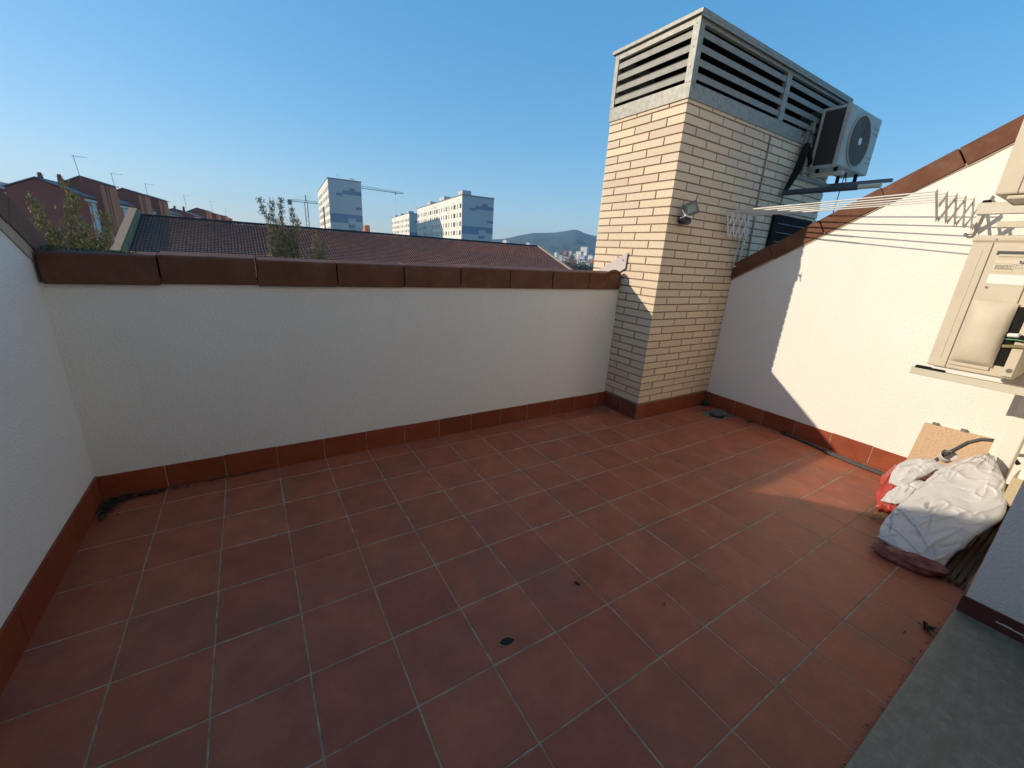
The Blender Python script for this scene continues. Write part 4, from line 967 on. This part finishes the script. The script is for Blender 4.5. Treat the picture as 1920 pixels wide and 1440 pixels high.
# ---------------------------------------------------------------- cranes
def crane(label, az, D, zj, zt, jl, jr, jaz, mast=True):
    x, y = pos(az, D); t = thing('tower_crane', label, 'crane', (x, y, -15), 'tower cranes')
    w = 1.6*D/300
    if mast:
        m = MB()
        for sx in (-1, 1):
            for sy in (-1, 1): m.beam((x+sx*w/2, y+sy*w/2, -15), (x+sx*w/2, y+sy*w/2, zj), .22, .22)
        z_ = -15; k = 1
        while z_ < zj-w*1.5:
            m.beam((x-w/2*k, y-w/2, z_), (x+w/2*k, y-w/2, z_+w*1.5), .14, .14); m.beam((x-w/2, y+w/2*k, z_), (x-w/2, y-w/2*k, z_+w*1.5), .14, .14); z_ += w*1.5; k = -k
        m.build('mast', M['crane'], t)
    m = MB(); m.beam((x-.5, y, zj), (x, y, zt), .3, .3); m.beam((x+.5, y, zj), (x, y, zt), .3, .3); m.build('apex', M['crane'], t)
    dx, dy = math.cos(jaz), math.sin(jaz)
    def jib(l, name, s):
        m = MB(); a = (x, y, zj); b4 = (x+dx*l, y+dy*l, zj)
        m.beam(a, b4, .35, .35); m.beam((x, y, zj+w*.8), (x+dx*l, y+dy*l, zj+w*.5), .2, .2)
        n = max(4, int(abs(l)/(w*1.4)))
        for k in range(n):
            f = k/n; g_ = (k+.5)/n; h_ = (k+1)/n
            top = zj+w*(.8-.3*g_)
            m.beam((x+dx*l*f, y+dy*l*f, zj), (x+dx*l*g_, y+dy*l*g_, top), .13, .13); m.beam((x+dx*l*g_, y+dy*l*g_, top), (x+dx*l*h_, y+dy*l*h_, zj), .13, .13)
        m.build(name, M['crane'], t)
    jib(jr, 'jib', 1); jib(-jl, 'counter_jib', -1)
    m = MB(); m.box(x-dx*jl-1.2, x-dx*jl+1.2, y-dy*jl-.8, y-dy*jl+.8, zj-2.2, zj+.8); m.build('counterweight', M['crane'], t)
    m = MB(); m.tube([(x, y, zt), (x+dx*jr*.6, y+dy*jr*.6, zj+w*.6)], .05, 4); m.tube([(x, y, zt), (x-dx*jl*.8, y-dy*jl*.8, zj)], .05, 4); m.build('tie_cable', M['crane'], t)
    m = MB(); m.box(x+dx*jr*.85-.5, x+dx*jr*.85+.5, y+dy*jr*.85-.4, y+dy*jr*.85+.4, zj-1.1, zj-.3); m.tube([(x+dx*jr*.85, y+dy*jr*.85, zj-1), (x+dx*jr*.85, y+dy*jr*.85, zj-16)], .05, 4); m.build('trolley', M['crane'], t)
crane('lattice tower crane with its mast in the open left of the tall tower', 6.75, 320, 1.5+24.2, 1.5+28.6, 9.5, 12, R(-4))
crane('tower crane whose jib reaches right from behind the tall tower', 11.2, 350, 1.5+40.2, 1.5+44, 9, 43, R(0))
x, y = pos(8.62, 203); m = MB(); m.tube([(x, y, -15), (x-.1, y, 15.8)], .28, 6)
tag(m.build('mast', M['crane']), 'thin dark mast in front of the tall tower', 'mast')

# ---------------------------------------------------------------- hill and the town below it
prof = [(-60,.5),(-30,.7),(0,.9),(20,1.3),(25,1.6),(29.2,1.865),(30.8,2.03),(32.5,2.53),(34.6,3.05),(37.4,3.27),(38.8,3.55),(39.8,3.80),(40.5,3.77),(41.4,3.42),(42.3,3.2),(44,3.0),(50,2.6),(58,2.9),(66,2.2),(80,1.2)]
def hz(az):
    for (a, e), (b4, f) in zip(prof[:-1], prof[1:]):
        if a <= az <= b4: return e+(f-e)*(az-a)/(b4-a)
    return .5
m = MB(); na, nd = 420, 40; vs = []
for i in range(na+1):
    az = -60+140*i/na
    for j in range(nd+1):
        f = j/nd; D = 900+1700*f
        H = 2450*math.tan(R(hz(az)))+1.5
        h = -15+(H+15)*(f**1.5)
        h += 14*noise.noise(Vector((az*.35, f*7, 1)))*f*(1-f)*3 + 7*noise.noise(Vector((az*1.2, f*16, 4)))*f*(1-f)*3 + (2.5*noise.noise(Vector((az*3, f*30, 2))) if f < .99 else 2*noise.noise(Vector((az*3, 1, 2))))*f
        x, y = pos(az, D); vs.append((x, y, h-.5))
vs2 = []
W = nd+1
fs = [(i*W+j, (i+1)*W+j, (i+1)*W+j+1, i*W+j+1) for i in range(na) for j in range(nd)]
m.add(vs, fs, smooth=True); 
bk = [(v[0]*1.12, v[1]*1.12, -15.5) for v in [vs[i*W+nd] for i in range(na+1)]]; o0 = [vs[i*W+nd] for i in range(na+1)]
m.add(o0+bk, [(i, i+1, na+1+i+1, na+1+i) for i in range(na)], smooth=True)
struct('hills', m, M['hill'], fix=False)
rn = random.Random(21); kinds = [('creamwall', 'cream'), ('whitewall', 'pale grey'), ('redbrick2', 'brick'), ('creamwall', 'sunlit cream')]
spots = [(41.0, .9, 700, 9, 17, 'creamwall', 'tall cream block standing highest on the hillside'), (41.6, 1.5, 950, 15, 14, 'creamwall', 'wide cream block below the hill top'), (39.2, .75, 800, 7, 9, 'redbrick2', 'brick block with a white roof on the slope'), (39.9, .9, 860, 6, 9, 'whitewall', 'thin white block on the slope'),
         (41.9, -.2, 420, 4.5, 9, 'creamwall', 'narrow sunlit cream house in the valley'), (41.0, -.1, 450, 7, 6, 'whitewall', 'low pale house between the trees'), (39.6, .1, 520, 9, 5, 'whitewall', 'long pale house with flat roof in the valley'), (40.3, -.2, 500, 6, 5, 'redbrick2', 'brick house below the pale ones'),
         (42.4, -.5, 380, 5, 4, 'creamwall', 'cream terrace house near the shaft'), (38.8, .3, 640, 8, 7, 'whitewall', 'pale house just beyond the roof verge'), (43.0, 0, 460, 8, 6, 'redbrick2', 'brick house next to the brick shaft'), (41.5, .4, 600, 9, 5, 'whitewall', 'grey flat-roofed block in the valley'),
         (38.0, .6, 760, 5, 6, 'creamwall', 'small cream house high beyond the roof'), (31.1, 1.75, 900, 9, 5, 'creamwall', 'white roof top left over the ridge'), (34.2, 1.6, 900, 8, 4, 'creamwall', 'white roof top in the middle over the ridge'), (42.6, .5, 650, 7, 7, 'creamwall', 'cream house behind the brick house by the shaft'), (40.6, .55, 720, 8, 6, 'creamwall', 'pale sunlit row on the slope')]
for (az, el, D, wx, hh, mt, lb) in spots:
    x, y = pos(az, D); zt = 1.5+D*math.tan(R(el)); t = thing('house', lb, 'building', (x, y, zt-hh*1.0), 'houses on the hillside')
    Mx = Matrix.Translation((x, y, 0)) @ Matrix.Rotation(R(-62-az*.1), 4, 'Z')
    m = MB(); m.box(-wx/2, wx/2, -5, 5, min(zt-hh, -15 if D < 700 else zt-30), zt, M4=Mx); m.build('wall', M[mt], t)
    m = MB(); m.box(-wx/2-.2, wx/2+.2, -5.2, 5.2, zt+.01, zt+.5, M4=Mx); m.build('roof', M['roofline'] if rn.random() < .6 else M['capbrick'], t)
    nw = max(2, int(wx/2.4))
    for k in range(nw):
        for r in range(max(1, int(hh/3))):
            for side in (0,):
                m = MB(); xc = -wx/2+(k+.5)*wx/nw; m.box(xc-.5, xc+.5, -5.06, -5.005, zt-2.4-r*3, zt-1.0-r*3, M4=Mx); m.build('window', M['darkwin'], t)

# ---------------------------------------------------------------- trees
def leafy(mb_, p, n, sp, s, rn, cols, up=.5):
    for i in range(n):
        q = p + Vector((rn.gauss(0, sp), rn.gauss(0, sp), rn.gauss(0, sp*1.3)))
        d = Vector((rn.uniform(-1,1), rn.uniform(-1,1), rn.uniform(-.2, 1)+up)).normalized()*s*rn.uniform(.6, 1.5); e = d.orthogonal().normalized()*s*.22
        e = Matrix.Rotation(rn.uniform(0, 6.28), 3, d.normalized()) @ e
        mb_.add([q-e, q+e, q+d+e*.4, q+d-e*.4], [(0,1,2,3)], jit(rn.choice(cols), .25))
def tree(label, base, top_z, branches, seed, cols, s, dens, ground=-15, name='tree', crown=None, group='trees beyond the parapet'):
    rn = random.Random(seed); t = thing(name, label, 'tree', (base[0], base[1], ground), group)
    bx, by = base; tr = MB(); lf = MB()
    fork = top_z-crown
    tr.tube([(bx, by, ground), (bx+.1, by, (ground+fork)/2), (bx, by, fork)], [.22, .16, .11], 8)
    for (dx, dy, zt, w) in branches:
        n = 16; pts = []
        for k in range(n+1):
            f = k/n; pts.append(Vector((bx+dx*f**.8+.05*rn.uniform(-1,1)*f, by+dy*f**.8, fork+(zt-fork)*f)))
        tr.tube(pts, [max(.006, .045*(1-f/n)) for f in range(n+1)], 5)
        for k in range(3, n+1):
            f = k/n; tw = w*(1.15-f)**.8
            for q in range(int(dens*(1.3-f*.8))):
                a = rn.uniform(0, 6.28); l = tw*rn.uniform(.2, 1); p1 = pts[k]+Vector((math.cos(a)*l, math.sin(a)*l, l*rn.uniform(.3, 1.2)))
                tr.tube([pts[k], p1], [.008, .003], 3, caps=False)
                for z_ in range(3): leafy(lf, pts[k].lerp(p1, .4+.3*z_), 7, .035+.05*tw, s, rn, cols)
    tr.build('trunk', M['bark'], t, fix=False); lf.build('foliage', M['leaf'], t, fix=False)
    return t
G = [(.24, .20, .06), (.30, .24, .08), (.17, .16, .05), (.34, .26, .10)]
Gd = [(.20, .16, .07), (.27, .21, .10), (.16, .15, .06), (.32, .25, .13)]
# left tree (about az -14, 13 m off)
def ap(az, D): return pos(az, D)
x, y = ap(-13.6, 13)
tree('yellow-green feathery tree in front of the large brick block', (x, y), 2.0, [(-.42, .1, 1.95, .38), (-.22, 0, 1.30, .42), (.12, .1, 2.25, .40), (.26, -.1, 1.5, .42), (.62, .1, 1.72, .30), (0, .2, 1.2, .5), (.45, 0, 1.15, .42), (-.55, -.1, 1.2, .3), (.8, .1, .85, .3)], 5, G, .055, 7, crown=2.4)
x, y = ap(4.3, 15)
tree('sparse feathery tree rising in front of the tiled roof', (x, y), 2.4, [(-.52, .1, 2.55, .26), (-.30, 0, 2.50, .26), (-.05, .1, 2.62, .26), (.22, -.1, 2.35, .26), (.36, .1, 2.05, .24), (-.2, .2, 1.7, .42), (.1, 0, 1.6, .42), (-.5, -.1, 1.4, .35), (.25, .1, 1.3, .35)], 8, Gd, .045, 8, crown=2.6)
x, y = ap(7.7, 15)
tree('small feathery shrub top right of the sparse tree', (x, y), 1.7, [(-.05, .1, 1.62, .22), (.15, 0, 1.45, .24), (-.25, .1, 1.2, .24), (.1, .1, 1.15, .26)], 9, Gd, .045, 8, crown=2.2)
# far trees
def bush(label, az, D, zt, w, h, seed, cols, s, n, ground=-15):
    rn = random.Random(seed); x, y = pos(az, D); t = thing('tree', label, 'tree', (x, y, ground), 'far trees')
    m = MB(); m.tube([(x, y, ground), (x, y, zt-h*.5)], [.35, .15], 6); m.build('trunk', M['bark'], t)
    m = MB()
    cl = [Vector((x+rn.gauss(0, w*.3), y+rn.gauss(0, w*.3), zt-h*rn.random()**.8)) for _ in range(14)]
    for i in range(n):
        c = rn.choice(cl); leafy(m, c, 1, w*.13, s, rn, cols, .1)
    m.build('foliage', M['leaf'], t, fix=False)
DG = [(.05, .055, .025), (.07, .07, .03), (.04, .045, .02)]
bush('dark tree top showing over the ridge before the tall tower', 12.1, 90, 4.1, 3.4, 2.6, 3, [(.10, .08, .04), (.07, .06, .03)], .22, 900)
for i, (az, D, zt, w, h, lb) in enumerate([(39.3, 300, -1, 9, 8, 'dark tree beyond the verge of the tiled roof'), (40.4, 260, -2.6, 9, 8, 'dark tree in the valley below the pale houses'), (41.3, 240, -3.2, 8, 8, 'brownish tree left of the brick shaft'), (42.2, 220, -2.4, 7, 7, 'bare brown tree tight against the brick shaft'), (41.8, 330, -3.8, 9, 6, 'green tree between the valley houses'), (40.0, 420, 3.2, 12, 9, 'dark trees on the lower slope'), (42.9, 300, 0, 8, 9, 'tall dark tree partly behind the shaft')]):
    bush(lb, az, D, zt, w, h, 30+i, DG if i != 3 else Gd, .9, 1200)

# ---------------------------------------------------------------- haze
hm = bpy.data.materials.new('haze_air'); hm.use_nodes = True; nt = hm.node_tree; nt.nodes.clear()
out = nt.nodes.new('ShaderNodeOutputMaterial'); pv = nt.nodes.new('ShaderNodeVolumePrincipled')
pv.inputs['Color'].default_value = (.42, .68, 1, 1); pv.inputs['Density'].default_value = .00020; pv.inputs['Anisotropy'].default_value = .2
nt.links.new(pv.outputs[0], out.inputs['Volume'])
HAZE = True
if HAZE:
    m = MB(); m.box(-3400, 3400, -3400, 3400, -16.5, 230)
    h = m.build('haze', hm); tag(h, kind='stuff', label='pale blue haze over the town', cat='haze')

# ---------------------------------------------------------------- camera
f = .7614161217567607
Rm = [[0.8464356285171347, -0.5290954185166546, 0.06003969421368888], [-0.11258785490583217, -0.2880291929715504, -0.9509801043776102], [0.5204524009977191, 0.7981837019753241, -0.30336788919535396]]
cam = bpy.data.cameras.new('camera'); co = bpy.data.objects.new('camera', cam); COL.objects.link(co)
mw = Matrix(((Rm[0][0], -Rm[1][0], -Rm[2][0], .5684), (Rm[0][1], -Rm[1][1], -Rm[2][1], -2.7699), (Rm[0][2], -Rm[1][2], -Rm[2][2], 1.5042), (0, 0, 0, 1)))
co.matrix_world = mw
cam.sensor_width = 36; cam.lens = f*1000/1920*36; cam.clip_start = .05; cam.clip_end = 8000
sc.camera = co

# ---------------------------------------------------------------- light
d = Vector((2.376, -1.271, -1.0)).normalized()       # travel of the light
el = math.asin(-d.z); azs = math.atan2(-d.x, -d.y)   # sun azimuth from +y, clockwise positive to +x
sun = bpy.data.lights.new('sun', 'SUN'); so = bpy.data.objects.new('sun', sun); COL.objects.link(so)
so.rotation_euler = d.to_track_quat('-Z', 'Y').to_euler(); so.location = (-20, 10, 20)
sun.energy = 2.0; sun.angle = R(.53); sun.color = (.79, .69, .545)
wd_ = bpy.data.worlds.new('World'); sc.world = wd_; wd_.use_nodes = True
nt = wd_.node_tree; bg = nt.nodes['Background']
sky = nt.nodes.new('ShaderNodeTexSky'); sky.sky_type = 'NISHITA'; sky.sun_disc = False
sky.sun_elevation = el; sky.sun_rotation = azs
sky.air_density = 1.0; sky.dust_density = .6; sky.ozone_density = 4.0; sky.altitude = 60
hs_ = nt.nodes.new('ShaderNodeHueSaturation'); hs_.inputs['Saturation'].default_value = 1.9
gm_ = nt.nodes.new('ShaderNodeGamma'); gm_.inputs['Gamma'].default_value = .45; nt.links.new(sky.outputs[0], gm_.inputs[0]); nt.links.new(gm_.outputs[0], hs_.inputs['Color']); nt.links.new(hs_.outputs[0], bg.inputs[0]); bg.inputs[1].default_value = .15
sc.view_settings.view_transform = 'Standard'; sc.view_settings.look = 'None'; sc.view_settings.gamma = 1; sc.view_settings.exposure = 1.52
sc.cycles.max_bounces = 8; sc.cycles.diffuse_bounces = 5; sc.cycles.volume_bounces = 0
